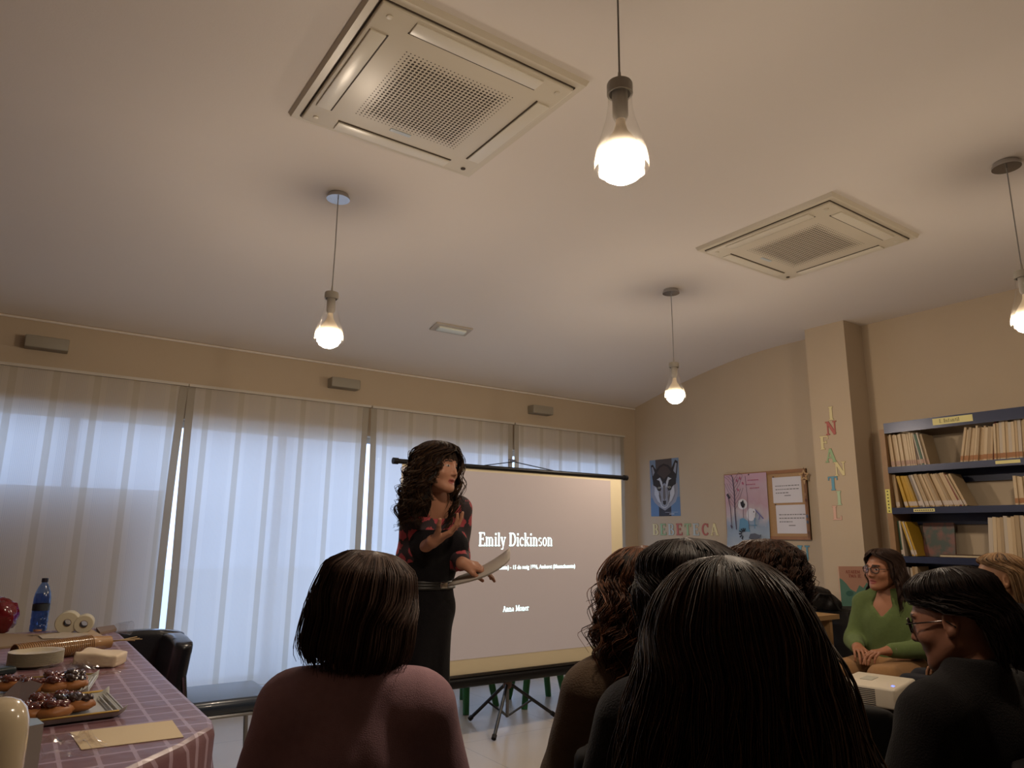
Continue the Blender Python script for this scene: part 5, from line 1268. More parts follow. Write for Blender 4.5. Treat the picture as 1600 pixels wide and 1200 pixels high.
def build_table():
    ZT = .752
    r = empty('food_table', (-.2, 3.0, 0), 0, 'long table under the mauve patterned cloth at the left', 'table')
    b = MB(); b.prism([(-.66, -1.66), (.13, -1.66), (.44, -1.20), (.67, -.88), (.67, 1.39), (-.66, 1.39)], .715, .742); b.build('tabletop', mat('table_wood', '6a5040', rough=.5), r)
    for x, y in ((-.6, -1.5), (.58, -.75), (-.6, 1.3), (.6, 1.3)):
        b = MB(); b.tube([(x, y, .72), (x, y, 0)], .022, 10); b.build('leg', mat('table_leg_metal', '77736e', rough=.4, metal=.7), r)
    # cloth
    q = NB('tablecloth_cloth'); co, x, y, z = q.xyz()
    u = q.math('SUBTRACT', q.math('ABSOLUTE', q.math('SUBTRACT', q.math('FRACT', q.math('DIVIDE', x, .074)), .5)), .36)
    v = q.math('SUBTRACT', q.math('ABSOLUTE', q.math('SUBTRACT', q.math('FRACT', q.math('DIVIDE', y, .085)), .5)), .37)
    uu = q.math('MULTIPLY', q.math('MAXIMUM', u, 0), .074); vv = q.math('MULTIPLY', q.math('MAXIMUM', v, 0), .085)
    d = q.math('SQRT', q.math('ADD', q.math('POWER', uu, 2.0), q.math('POWER', vv, 2.0)))
    f = q.math('GREATER_THAN', d, .0058)
    n = q.n('ShaderNodeTexNoise'); n.inputs['Scale'].default_value = 300; q.l(co, n.inputs['Vector'])
    c = q.mix(n.outputs['Fac'], srgb('68474e'), srgb('7a565c')); c = q.mix(q.math('MULTIPLY', f, .62), c, srgb('b09aa8'))
    q.l(c, q.b.inputs['Base Color']); q.b.inputs['Roughness'].default_value = .38; q.b.inputs['Specular IOR Level'].default_value = .6
    n2 = q.n('ShaderNodeTexNoise'); n2.inputs['Scale'].default_value = 9; q.l(co, n2.inputs['Vector'])
    bp = q.n('ShaderNodeBump'); bp.inputs['Strength'].default_value = .35; bp.inputs['Distance'].default_value = .02; q.l(n2.outputs['Fac'], bp.inputs['Height']); q.l(bp.outputs[0], q.b.inputs['Normal'])
    out = [(.50, 4.42), (.505, 3.6), (.505, 2.8), (.51, 2.16), (.495, 2.075), (.40, 1.95), (.275, 1.82), (.0, 1.47), (-.06, 1.35), (-.10, 1.30), (-.5, 1.28), (-.9, 1.28), (-.9, 2.8), (-.9, 4.42), (-.3, 4.42), (.1, 4.42)]
    P = []
    for i, p in enumerate(out):      # densify
        a, c_ = Vector(p), Vector(out[(i+1) % len(out)]); k = max(1, int((c_-a).length/.045))
        P += [a.lerp(c_, j/k) for j in range(k)]
    n_ = len(P); cen = Vector((-.2, 3.0)); rings = []
    arc = 0
    for lvl, (dz, outw, amp) in enumerate(((0, -.012, 0), (-.004, .0, 0), (-.02, .008, .001), (-.10, .015, .008), (-.20, .03, .016), (-.30, .045, .022), (-.38, .055, .027))):
        ring = []
        for i, p in enumerate(P):
            t = (P[(i+1) % n_]-P[i-1]).normalized(); nrm = Vector((t.y, -t.x)); 
            if nrm.dot(p-cen) < 0: nrm = -nrm
            o = outw + amp*math.sin(i*1.1)+amp*.6*math.sin(i*.43+1)
            pt = p+nrm*o; ring.append((pt.x, pt.y, ZT+dz+.012*(lvl > 4)*math.sin(i*.7)))
        rings.append(ring)
    b = MB(); vs = [p for g in rings for p in g]
    fs = [tuple(range(n_))] + [(l*n_+i, l*n_+(i+1) % n_, (l+1)*n_+(i+1) % n_, (l+1)*n_+i) for l in range(len(rings)-1) for i in range(n_)]
    b.add(vs, fs, 0, False)
    for i in range(1, len(fs)): b.sm[i] = True
    o = b.build('tablecloth', q.M); tag(o, 'mauve tablecloth with a pale lattice pattern over the food table', 'tablecloth')
    md = o.modifiers.new('thick', 'SOLIDIFY'); md.thickness = .0015; md.offset = -1
    Z = ZT+.001
    A = lambda px, py: at_z(px, py, Z)
    # ---- water bottle
    p = A(59, 986); r = empty('water_bottle', (p.x, p.y, Z), 0, 'blue plastic water bottle with dark cap at the far end of the food table', 'bottle')
    bp_ = thin_glass('bottle_blue', (.42, .55, .80), .06, .15)
    s = 1.0; prof = [(.034, 0), (.038, .004), (.038, .03), (.035, .035), (.038, .045), (.038, .06), (.035, .066), (.038, .074), (.038, .115), (.036, .12), (.038, .125), (.038, .16), (.034, .185), (.024, .215), (.013, .235), (.012, .245)]
    b = MB(); b.lathe([(x_*s, z_*s) for x_, z_ in prof], 28); b.build('bottle_body', bp_, r)
    b = MB(); b.lathe([(.0375, .100), (.0388, .101), (.0388, .132), (.0375, .133)], 28, cap=False); b.build('bottle_label', mat('bottle_label', '23282f', rough=.5), r)
    b = MB(); b.lathe([(.014, .238), (.015, .240), (.015, .256), (.013, .258)], 16); b.build('cap', mat('cap_dark', '1f1c2a', rough=.4), r)
    b = MB(); b.lathe([(.0335, .002), (.0368, .006), (.0368, .15), (.030, .182)], 24); b.build('water', thin_glass('bottle_water', (.55, .66, .88), .02, .1), r)
    # ---- rolls of paper
    RP = mat('roll_paper', 'b3ab96', rough=.85, noise=.05)
    for px, py, rad, lb in ((104, 989, .052, 'left one of two white paper rolls by the blue bottle'), (130, 988, .043, 'right one of two white paper rolls by the blue bottle')):
        p = A(px, py); r = empty('paper_roll', (p.x, p.y, Z+rad), 0, lb, 'paper roll', 'paper rolls on the food table'); r.rotation_euler = (PI/2, 0, -.15)
        b = MB(); b.lathe([(.019, -.05), (rad-.003, -.05), (rad, -.047), (rad, .047), (rad-.003, .05), (.019, .05), (.019, -.05)], 28, cap=False); b.build('paper', RP, r)
        b = MB(); b.lathe([(.0185, -.0495), (.0185, .0495), (.0165, .0495), (.0165, -.0495), (.0185, -.0495)], 20, cap=False); b.build('core', mat('cardboard', '7a6248', rough=.9), r)
    # ---- paper cups nested in a sleeve
    a, c_ = at_z(22, 1022, Z+.036), at_z(171, 1003, Z+.036); L = (c_-a).length; d = (c_-a).normalized()
    N = 36; cup = None
    CU = mat('cup_paper', '9c7850', rough=.45, noise=.05)
    yaw = math.atan2(d.y, d.x)
    for i in range(N):
        pos = a + d*(L-.085)*i/(N-1)
        if cup is None:
            b = MB(); b.lathe([(.0, .085), (.0255, .085), (.0255, .083), (.034, .004), (.036, .004), (.037, .002), (.036, 0), (.033, .0), (.025, .080), (.0, .080)], 24, cap=False)
            cup = b.build('paper_cup', CU); o = cup; tag(o, 'brown paper cup nested in the long lying stack on the food table', 'cup', 'nested paper cups')
        else: o = cup.copy(); COL.objects.link(o)
        o['label'] = ORD[i]+' brown paper cup from the left in the lying nested stack'
        o.location = pos; o.rotation_euler = (0, PI/2, yaw)
    b = MB(); b.T = Matrix.Translation(a) @ Matrix.Rotation(yaw, 4, 'Z') @ Matrix.Rotation(PI/2, 4, 'Y')
    CPS = thin_glass('sleeve_plastic', (.99, .98, .97), .015, .12, .06)
    b.lathe([(.0385, -.01), (.0385, .3), (.0383, L-.12), (.031, L-.02), (.012, L+.01), (.004, L+.03)], 20, cap=False)
    CP = thin_glass('clear_plastic', (.98, 0.97, .96), .06, .12)
    tag(b.build('cup_sleeve', CPS), 'clear plastic sleeve around the lying stack of brown paper cups', 'packaging')
    # ---- plates
    p = A(54, 1041); pl = None
    for i in range(11):
        if pl is None:
            b = MB(); b.lathe([(.0, .004), (.062, .004), (.070, .011), (.088, .014), (.090, .0135), (.090, .012), (.071, .008), (.063, .001), (.0, .001)], 40, cap=False)
            pl = b.build('plate', mat('plate_white', 'b5aa94', rough=.35)); o = pl; tag(o, 'off-white round plate in the stack beside the paper cups', 'plate', 'stacked plates')
        else: o = pl.copy(); COL.objects.link(o)
        o['label'] = ('topmost' if i == 10 else 'lowest' if i == 0 else ORD[i]+' from the bottom')+', off-white plate in the stack beside the paper cups'
        o.location = (p.x, p.y, Z+i*.0042)
    # ---- napkin pack in plastic
    p = A(156, 1040); r = empty('napkin_pack', (p.x, p.y, Z), -.45, 'pack of cream napkins in clear wrapping right of the plates', 'napkins')
    S = SDF(); S.box((0, 0, .028), (.15, .12, .046), .004, (0, .10, 0), k=.01); v, f = S.mesh(.006, disp=lambda X, Y, Z_: .0015*np.sin(60*X+40*Y)+.001*np.sin(420*Z_+20*X)); np_mesh('napkins', [(v, f, 0)], [mat('napkin_cream', 'cdbda6', rough=.8, noise=.08)], r)
    S = SDF(); S.box((0.005, 0, .030), (.19, .12, .060), .02, (0, .1, 0), k=.01); v, f = S.mesh(.007, disp=lambda X, Y, Z_: .004*np.sin(70*X+60*Y+50*Z_)); np_mesh('wrapper', [(v, f, 0)], [CPS], r)
    # ---- crumpled clear plastic
    def crumple(px, py, w, h, hh, seed, lb, rz=0):
        p = A(px, py); r_ = np.random.default_rng(seed); n = 26
        U, V = np.meshgrid(np.linspace(-1, 1, n), np.linspace(-1, 1, n), indexing='ij')
        H = np.zeros((n, n))
        for k in range(14):
            a_ = r_.uniform(0, PI); ph = r_.uniform(0, 6); fr = r_.uniform(3, 11); H += np.abs(np.sin(fr*(U*math.cos(a_)+V*math.sin(a_))+ph))/14
        H = (H-H.min())/(H.max()-H.min())*np.clip(1.25-np.maximum(U**2, V**2), 0.05, 1)
        X = U*w/2*(1+.12*np.sin(5*V+seed)); Y = V*h/2*(1+.15*np.sin(4*U+seed)); P_ = np.stack([X, Y, .002+H*hh], -1)
        b = MB(); b.grid(P_, 0, False); o = b.build('crumpled_wrap', CP); o.location = (p.x, p.y, Z); o.rotation_euler = (0, 0, rz); tag(o, lb, 'plastic wrap', 'crumpled plastic on the food table')
    crumple(106, 1050, .19, .10, .045, 3, 'crumpled clear wrap in front of the plates', -.4)
    crumple(88, 1180, .19, .12, .055, 8, 'crumpled clear wrap at the bottom left edge beside the white jug', -.3)
    crumple(172, 1053, .06, .04, .012, 5, 'small scrap of clear wrap right of the pastry tray', -.3)
    # ---- pastry trays
    GOLD = mat('tray_gold', 'a98c4c', rough=.3, metal=.7); WHT = mat('tray_white', 'b0b0ac', rough=.35)
    DO = mat('pastry_dough', '8f5a2e', rough=.5, noise=.3, nscale=40); TPR = mat('pastry_red', '54211c', rough=.15, noise=.5, nscale=70, coat=.7); TPD = mat('pastry_choc', '2b1815', rough=.2, noise=.4, nscale=90, coat=.6)
    def tray(p0, p1, p2, lb, spots, gl):
        a, b_, c2 = A(*p0), A(*p1), A(*p2); ux = (b_-a).normalized(); L = (b_-a).length; W = abs((c2-b_).dot(Vector((-ux.y, ux.x, 0)))); cen = a+ux*L/2+Vector((-ux.y, ux.x, 0))*W/2
        yaw = math.atan2(ux.y, ux.x); r = empty('pastry_tray', (cen.x, cen.y, Z), yaw, lb, 'tray', 'pastry trays')
        t = MB(); n = 24
        prof = [(-W/2-.012, .020), (-W/2-.006, .018), (-W/2+.004, .006), (-W/2+.012, .002), (W/2-.012, .002), (W/2-.004, .006), (W/2+.006, .018), (W/2+.012, .020)]
        G = np.zeros((n+1, len(prof), 3))
        for i in range(n+1):
            x_ = -L/2+L*i/n; e = max(0, abs(x_)-(L/2-.03))/.03
            for j, (y_, z_) in enumerate(prof): G[i, j] = (x_, y_, z_+.014*e*e)
        t.grid(G, 0, True); o = t.build('tray_base', WHT, r); md = o.modifiers.new('t', 'SOLIDIFY'); md.thickness = .0012
        for s_ in (-1, 1):
            t = MB()
            for k in range(3): t.tube([(s_*(L/2-.006-.010*k), -W/2+.01, .016-.004*k+.003), (s_*(L/2-.006-.010*k), W/2-.01, .016-.004*k+.003)], .0028, 6)
            t.build('end_ridges', WHT, r)
        t = MB(); t.tube([(-L/2, W/2+.012, .021), (L/2, W/2+.012, .021)], .004, 6); t.build('gold_rim', GOLD, r); t = MB(); t.tube([(-L/2+.02, -W/2-.012, .021), (L/2-.02, -W/2-.012, .021)], .003, 6); t.build('gold_rim', GOLD, r)
        for k, (u, v_, sz, tp, lb2) in enumerate(spots):
            pos = cen + ux*(u*L/2) + Vector((-ux.y, ux.x, 0))*(v_*W/2)
            pr = empty('pastry', (pos.x, pos.y, Z+.004), yaw+rng.uniform(-.4, .4), lb2, 'pastry', gl)
            v, f = blob((0, 0, .018), (.040*sz, .033*sz, .018), .06, 40, k); np_mesh('dough', [(v, f, 0)], [DO], pr)
            pts = []
            for m_ in range(9):
                an = m_*2.4; rr = .024*sz*math.sqrt((m_+.5)/9); v, f = blob((rr*math.cos(an), rr*.8*math.sin(an), .034+.005*math.sin(m_*2)), (.0130, .012, .0105), .25, 40, k*9+m_, 12, 8); pts.append((v, f, 0))
            np_mesh('topping', pts, [TPR if tp == 'r' else TPD], pr)
        return r
    tray((22, 1143), (196, 1120), (182, 1090), 'front pastry tray with white ridged end', [(-.72, -.35, 1.05, 'r', 'glazed red pastry at the left of the front tray, next to the white jug'), (-.28, -.45, 1.15, 'r', 'large glazed red pastry at the near side of the front tray'), (-.45, .35, 1.1, 'r', 'red topped pastry at the far left of the front tray'),
         (.02, .35, 1.1, 'r', 'red topped pastry in the middle of the front tray'), (.20, -.1, 1.1, 'd', 'dark berry pastry nearest the empty end of the front tray'), (-.05, -.05, 1.0, 'd', 'dark topped pastry in the middle of the front tray')], 'pastries on the front tray')
    tray((-60, 1104), (136, 1090), (118, 1066), 'rear pastry tray with golden far rim', [(-.05, -.3, 1.1, 'r', 'red topped pastry partly behind the brown card, rear tray'), (.25, .4, 1.15, 'r', 'red topped pastry at the far side of the rear tray'), (.38, -.3, 1.1, 'r', 'orange-red pastry in the near middle of the rear tray'),
         (.66, -.2, 1.1, 'd', 'dark speckled pastry nearest the right end of the rear tray'), (.60, .45, 1.0, 'd', 'dark topped pastry in the far right corner of the rear tray'), (-.45, .2, 1.1, 'r', 'red pastry at the left edge of the photo on the rear tray')], 'pastries on the rear tray')
    # ---- brown card leaning over the trays
    r = MB(); q0 = [at_z(2, 1118, Z+.03), at_z(30, 1108, Z+.035), at_z(66, 1072, Z+.12), at_z(36, 1062, Z+.12)]
    q0 = [at(-8, 1100, 1.95), at(26, 1114, 1.90), at(66, 1070, 2.12), at(34, 1060, 2.18)]
    nrm = (q0[1]-q0[0]).cross(q0[3]-q0[0]).normalized()*.003
    r.add([tuple(p_) for p_ in q0]+[tuple(p_+nrm) for p_ in q0], [(0, 1, 2, 3), (7, 6, 5, 4), (0, 4, 5, 1), (1, 5, 6, 2), (2, 6, 7, 3), (3, 7, 4, 0)])
    tag(r.build('cardboard_flap', mat('card_brown', '4c3a34', rough=.7)), 'dark brown card leaning over the left of the pastry trays', 'cardboard')
    # ---- cream paper strip
    c4 = [A(109, 1145), A(127, 1172), A(287, 1152), A(269, 1126)]
    b = MB(); b.add([(p_.x, p_.y, Z) for p_ in c4]+[(p_.x, p_.y, Z+.0012) for p_ in c4], [(3, 2, 1, 0), (4, 5, 6, 7), (0, 1, 5, 4), (1, 2, 6, 5), (2, 3, 7, 6), (3, 0, 4, 7)])
    for i in range(6): b.f[i] = b.f[i][::-1]
    tag(b.build('paper_sheet', mat('paper_cream', 'cbb999', rough=.8)), 'long cream sheet of card lying on the near corner of the food table', 'paper')
    # ---- white jug and carton at the left edge
    p = at(-7, 1160, 1.30); r = empty('thermos_jug', (p.x, p.y, Z), 0, 'glossy cream thermos jug at the bottom left edge', 'jug')
    b = MB(); b.lathe([(.046, 0), (.050, .006), (.050, .125), (.048, .15), (.042, .170), (.030, .183), (.015, .189), (.0, .191)], 36, cap=False); b.build('jug_body', mat('jug_cream', 'b8a88c', rough=.18, coat=.6), r)
    b = MB(); b.lathe([(.0502, .02), (.0512, .022), (.0502, .024)], 36, cap=False); b.build('jug_band', mat('jug_band', '8d8068', rough=.4), r)
    p = at(24, 1160, 1.46); r = empty('juice_carton', (p.x, p.y, Z), .35, 'white drinks carton standing behind the cream jug', 'carton')
    b = MB(); b.box((-.035, -.035, 0), (.035, .035, .100)); b.build('carton_body', mat('carton_white', '8d8683', rough=.45), r)
    b = MB(); b.add([(-.035, -.035, .1005), (.035, -.035, .1005), (.035, .035, .1005), (-.035, .035, .1005), (-.035, 0, .106), (.035, 0, .106)], [(0, 1, 5, 4), (2, 3, 4, 5), (0, 4, 3), (1, 2, 5)]); b.build('carton_top', mat('carton_blue', '8fa3bc', rough=.3), r)
    # ---- red bag at the left edge
    p = at(-8, 985, 3.4); r = empty('red_bag', (p.x, p.y, Z), 0, 'shiny dark red gift bag cut by the left edge of the photo', 'bag')
    v, f = blob((0, 0, .085), (.085, .06, .085), .12, 40, 5, flat=.0); np_mesh('bag_body', [(v, f, 0)], [mat('bag_red', '5e1018', rough=.2, coat=.5)], r)
    b = MB(); rr = random.Random(3)
    for k in range(8):
        a_ = rr.uniform(-1.2, .8); zz = rr.uniform(.05, .14); b.lathe([(.004, 0), (.004, .002), (.001, .003)], 8, c=(.07*math.cos(a_), -.055+.02*math.sin(a_), zz))
    b.build('sequins', mat('sequin', 'd8c8b8', rough=.1, metal=.9), r)
    # ---- brown bags, flat papers, skewers, small cup at the far end
    def flat(pts, th, m_, nm, lb, cat, dz=0, grp=None):
        b = MB(); P3 = [at_z(px, py, Z+dz) for px, py in pts]; n = len(P3)
        ar = sum(P3[i].x*P3[(i+1) % n].y-P3[(i+1) % n].x*P3[i].y for i in range(n))
        if ar < 0: P3 = P3[::-1]
        b.prism([(p_.x, p_.y) for p_ in P3], Z+dz, Z+dz+th, 0); return tag(b.build(nm, m_), lb, cat, grp)
    flat([(-20, 1003), (0, 992), (60, 993), (98, 990), (90, 1000), (20, 1012), (-20, 1016)], .008, mat('napkin_brown', '8a7660', rough=.9), 'paper_bag', 'flat brown paper bags behind the stack of cups', 'paper bag')
    flat([(60, 994), (100, 989), (138, 991), (110, 998), (66, 999)], .004, mat('paper_grey', 'a89c8c', rough=.8), 'paper_sheet', 'pale folded paper in front of the blue bottle', 'paper', .009)
    flat([(116, 997), (141, 984), (160, 994), (150, 1001)], .005, mat('envelope', 'aa947a', rough=.8), 'envelope', 'cream envelope right of the paper rolls', 'envelope', .0)
    flat([(150, 984), (178, 980), (182, 986), (156, 992)], .012, mat('box_brown', '7a6656', rough=.7), 'cardboard_box', 'flat brown box at the far end of the table', 'box', .0)
    SK = mat('skewer_wood', 'a8906a', rough=.6)
    a = at_z(168, 1004, Z+.012)
    for k, (px, py) in enumerate(((214, 995), (218, 998), (222, 1000), (210, 1003))):
        b = MB(); e = at_z(px, py, Z+.02); b.tube([a+Vector((0, 0, .003*k)), e+Vector((0, 0, .002*k))], .0022, 6); tag(b.build('skewer', SK), ['leftmost upper', 'upper right', 'longest right', 'lowest'][k]+' thin wooden stick in the bundle at the far right of the table', 'stick', 'wooden sticks')
    p = A(180, 993); r = empty('plastic_cup', (p.x, p.y, Z+.012), 0, 'small clear plastic cup by the wooden sticks', 'cup'); r.rotation_euler = (0, PI/2, -.6); r.location.z = Z+.036
    b = MB(); b.lathe([(.022, 0), (.032, .07), (.033, .071), (.031, .07), (.021, .002)], 20, cap=False); b.build('cup_wall', CP, r)
    p = A(57, 996); r = empty('amber_glass', (p.x, p.y, Z+.009), 0, 'tiny glass with amber lid in front of the bottle', 'glass')
    b = MB(); b.lathe([(.014, 0), (.018, .004), (.019, .03), (.018, .031)], 16, cap=False); b.build('glass_wall', CP, r)
    b = MB(); b.lathe([(.0, .02), (.0175, .02), (.0175, .026), (.0, .027)], 16, cap=False); b.build('amber_lid', mat('amber', '9a6a4a', rough=.2, coat=.6), r)
    p = A(-2, 1054); r = empty('phone', (p.x, p.y, Z), .3, 'dark object at the left edge beside the plates', 'phone'); b = MB(); b.rbox((0, 0, .012), (.09, .06, .024), .008); b.build('case', mat('dark_teal', '1f2c30', rough=.3), r)

def build_chairs():
    LE = mat('leather_navy', '0f1119', rough=.28, coat=.3, bump=.1, bscale=90); SE = mat('leather_seat', '2b3442', rough=.30, coat=.25); CR = mat('chair_chrome', '8d8d90', rough=.2, metal=1)
    make_chair('meeting_chair', (.63, 4.40, 0), -.12, 'dark leather chair further along the food table, its seat toward the curtains', SE, LE, CR, 'dark leather chairs beside the food table', .755, .44, .475)
    make_chair('meeting_chair', (.95, 3.90, 0), -PI/2, 'dark leather chair nearer the camera beside the food table', SE, LE, CR, 'dark leather chairs beside the food table', .755, .44, .475)

def build_right_things():
    WD = mat('desk_wood', '9a7a54', rough=.45, noise=.1)
    r = empty('desk', (4.2, 3.0, 0), 0, 'light wood desk against the wall behind the audience heads', 'desk')
    b = MB(); b.box((-.45, -.16, .715), (.50, .38, .745)); b.build('desktop', WD, r)
    b = MB(); b.box((.41, -.14, 0), (.44, .36, .715)); b.build('side_panel', WD, r)
    b = MB(); b.box((-.43, -.14, 0), (-.40, .36, .715)); b.build('side_panel', WD, r)
    b = MB(); b.box((-.40, .32, .25), (.41, .34, .715)); b.build('back_panel', WD, r)
    for k in range(3):
        b = MB(); b.box((-.08, -.02, 0), (.13, .26, .006)); o = b.build('document', mat('doc_paper', 'b0a898', rough=.7)); o.location = (4.33, 2.92, .7455+.0065*k); o.rotation_euler = (0, 0, .1*k-.1); tag(o, ['lowest of the papers on the light wood desk', 'middle one of the papers on the light wood desk', 'topmost of the papers on the light wood desk'][k], 'paper', 'papers on the desk')
    # black bag on the desk
    BG = mat('bag_black', '100e10', rough=.6, noise=.3, bump=.6, bscale=40)
    r = empty('black_bag', (4.71, 3.13, .746), -.25, 'slumped black bag lying on the light wood desk', 'bag')
    S = SDF(); S.ell((-.16, 0, .10), (.16, .12, .115), k=.06); S.ell((.06, 0, .08), (.20, .11, .095), k=.06); S.ell((.22, -.02, .04), (.10, .10, .06), k=.05)
    v, f = S.mesh(.010, disp=folds(.010, 50, 40, 1), clip=lambda X, Y, Z: -Z+0*X+0*Y, smooth=2); np_mesh('bag_body', [(v, f, 0)], [BG], r)
    b = MB(); b.tube([(.0, -.10, .05), (.06, -.12, .12), (.16, -.12, .11), (.20, -.14, .02), (.21, -.145, -.001+.012)], .008, 8); b.build('strap', BG, r)
    b = MB(); b.lathe([(.006, 0), (.006, .003), (.001, .004)], 10, c=(-.17, -.02, .213)); b.build('stud', mat('gold', 'c8a860'), r)
    # low cabinet with a standing picture book
    r = empty('low_cabinet', (5.15, 2.97, 0), 0, 'dark low cabinet behind the woman in green, carrying the pink and green book', 'cabinet')
    DK = mat('cabinet_dark', '1c1814', rough=.6)
    b = MB(); b.box((-.22, -.08, 0), (.36, .40, .76)); b.build('carcass', DK, r); b = MB(); b.box((-.235, -.07, .05), (-.222, .39, .74)); b.build('door', DK, r)
    r = empty('picture_book', (5.20, 3.00, .762), 0, 'pink and green picture book standing upright behind the woman in green', 'book'); r.rotation_euler = (0, 0, -.52)
    b = MB(); b.box((-.115, 0, 0), (.115, .003, .285)); b.box((-.115, .012, 0), (.115, .015, .285)); b.build('cover', mat('book_salmon', 'b58a78', rough=.5), r)
    b = MB(); b.box((-.113, .003, .002), (.112, .012, .283)); b.build('pages', mat('book_pages', 'c0b294'), r)
    f = Flat((-.115, -.0006, 0), (1, 0, 0), (0, 0, 1), (0, -1, 0)); gn = mat('ink_bookgreen', '5c8478', rough=.5); g2 = mat('ink_bookgreen2', '3f6860', rough=.5)
    f.poly([(0, 0), (.23, 0), (.23, .15), (.21, .17), (.18, .13), (.15, .15), (.12, .10), (.08, .12), (.05, .16), (.02, .19), (0, .20)], gn); f.ell(.07, .09, .03, .02, g2); f.ell(.15, .07, .035, .025, g2)
    f.text('ATAEEM', .05, .235, .022, mat('ink_red', '8c3a30')); f.text('TMARIE', .07, .205, .022, mat('ink_red', '8c3a30')); f.build('cover_art', r)
    # chair with the coat, chair of the woman in green
    CR = mat('chair_steel', '6a6a6c', rough=.3, metal=1)
    # projector on its dark stand
    r = empty('projector_stand', (3.24, 1.84, 0), 0, 'low dark stand under the white projector', 'stand')
    b = MB(); b.box((-.34, -.30, .515), (.36, .30, .535)); b.build('top', mat('stand_dark', '2a1c18', rough=.35), r)
    for x, y in ((-.31, -.27), (.33, -.27), (-.31, .27), (.33, .27)):
        b = MB(); b.box((x-.015, y-.015, 0), (x+.015, y+.015, .515)); b.build('leg', mat('stand_black', '141012', rough=.5), r)
    b = MB(); b.box((-.32, -.28, .20), (.34, .28, .215)); b.build('lower_shelf', mat('stand_dark', '2a1c18'), r)
    PW = mat('projector_white', 'c9bfae', rough=.35); VT = mat('vent_dark', '1e1c28', rough=.6)
    r = empty('projector', (3.25, 1.82, .540), .22, 'white video projector with a side vent, on the low dark stand', 'projector')
    b = MB(); b.rbox((0, 0, .052), (.33, .25, .085), .012, 0, 3); b.build('casing', PW, r)
    b = MB()
    for k in range(9): b.rbox((-.1655, .030, .022+k*.0075), (.003, .15, .0035), .001, 0, 1)
    b.build('vent', VT, r)
    b = MB(); b.rbox((.02, .03, .0955), (.10, .05, .003), .001); b.build('top_panel', mat('projector_grey', 'a9a69a', rough=.4), r)
    b = MB(); b.lathe([(.03, 0), (.03, .03), (.026, .03), (.024, .01)], 24); o = b.build('lens', VT, r); o.rotation_euler = (-PI/2, 0, 0); o.location = (.06, .122, .05)
    b = MB(); b.cbox((-.10, -.10, .0955), (.012, .010, .003)); b.build('status_light', mat('led_blue', '4a5cff', emit=2.5), r)
    for x in (-.12, .12):
        b = MB(); b.lathe([(.010, 0), (.010, .012)], 12, c=(x, .09, -.003)); b.build('foot', VT, r)
    p = at_z(1345, 1160, .05)
    r = empty('black_handbag', (3.12, 1.80, .216), .3, 'dark handbag on the lower shelf of the projector stand', 'bag')
    S = SDF(); S.ell((0, 0, .11), (.16, .10, .11), k=.05); S.ell((.08, 0, .08), (.12, .10, .08), k=.05); v, f = S.mesh(.010, disp=folds(.008, 55, 45, 3), clip=lambda X, Y, Z: -Z+0*X+0*Y); np_mesh('bag_body', [(v, f, 0)], [mat('bag_gloss', '141215', rough=.25, coat=.4)], r)
    b = MB(); b.tube([(-.08, 0, .17), (-.05, 0, .235), (.03, 0, .235), (.06, 0, .17)], .006, 8); b.build('handle', mat('bag_gloss', '141215'), r)
    p = at_z(1330, 1185, .10)
    r = empty('wooden_crate', (p.x+.12, p.y-.02, 0), .1, 'small light wood box on the floor at the bottom right', 'box')
    b = MB(); b.box((-.18, -.14, 0), (.18, .14, .10)); b.build('box_body', WD, r)

# ================================================================== THE PEOPLE
def hair_bob(root, M):
    # chin length, cut straight at the nape
    am = lambda z: .9*top_smooth(z, .06, .0)+0*z
    prof = [(.132, .004, .004, -.008), (.128, .05, .055, -.008), (.100, .086, .100, -.012), (.05, .092, .110, -.015), (.0, .096, .108, -.018), (-.03, .099, .106, -.02), (-.055, .099, .104, -.022), (-.075, .094, .095, -.022), (-.085, .084, .085, -.02)]
    hair_mesh('hair', root, M, prof, [HAIRMAT('hair_umber', '3a2a22'), HAIRMAT('hair_soft_brown', '4c382e', spec=.3), HAIRMAT('hair_dark_brown', '2a1e1a')], n=3200, radius=.0009, amin=am, wave=(.0015, 20), clumps=160, lay=(.97, 1.02), seed=5, flyaway=.02, tipvar=.05, steps=18, part=.0)
def hair_wavy(root, M):
    am = lambda z: 1.1*top_smooth(z, .06, .0)+0*z
    prof = [(.135, .004, .004, -.008), (.130, .05, .055, -.008), (.100, .090, .104, -.012), (.05, .104, .118, -.015), (-.02, .118, .118, -.02), (-.08, .130, .118, -.025), (-.14, .130, .110, -.03), (-.19, .110, .095, -.03)]
    hair_mesh('hair', root, M, prof, [HAIRMAT('hair_auburn', '3d261a'), HAIRMAT('hair_chestnut', '553626'), HAIRMAT('hair_umber', '3a2a22'), HAIRMAT('hair_copper', '6b4530')], n=2200, radius=.0011, amin=am, wave=(.014, 70), curl=.5, clumps=90, lay=(.88, 1.06), seed=9, flyaway=.025, tipvar=.25, steps=26)
def hair_shortdark(root, M):
    prof = [(.137, .004, .004, -.01), (.132, .055, .06, -.012), (.105, .092, .108, -.015), (.05, .104, .120, -.02), (-.02, .100, .112, -.028), (-.07, .085, .095, -.04), (-.10, .065, .07, -.05)]
    am = lambda z: 1.15*top_smooth(z, .075, .03)+0*z
    hair_mesh('hair', root, M, prof, [HAIRMAT('hair_black_brown', '1e1512'), HAIRMAT('hair_dark_brown', '2a1e1a')], n=1700, radius=.0012, amin=am, wave=(.006, 60), curl=.3, clumps=70, lay=(.92, 1.05), seed=12, flyaway=.015, tipvar=.15, steps=20)
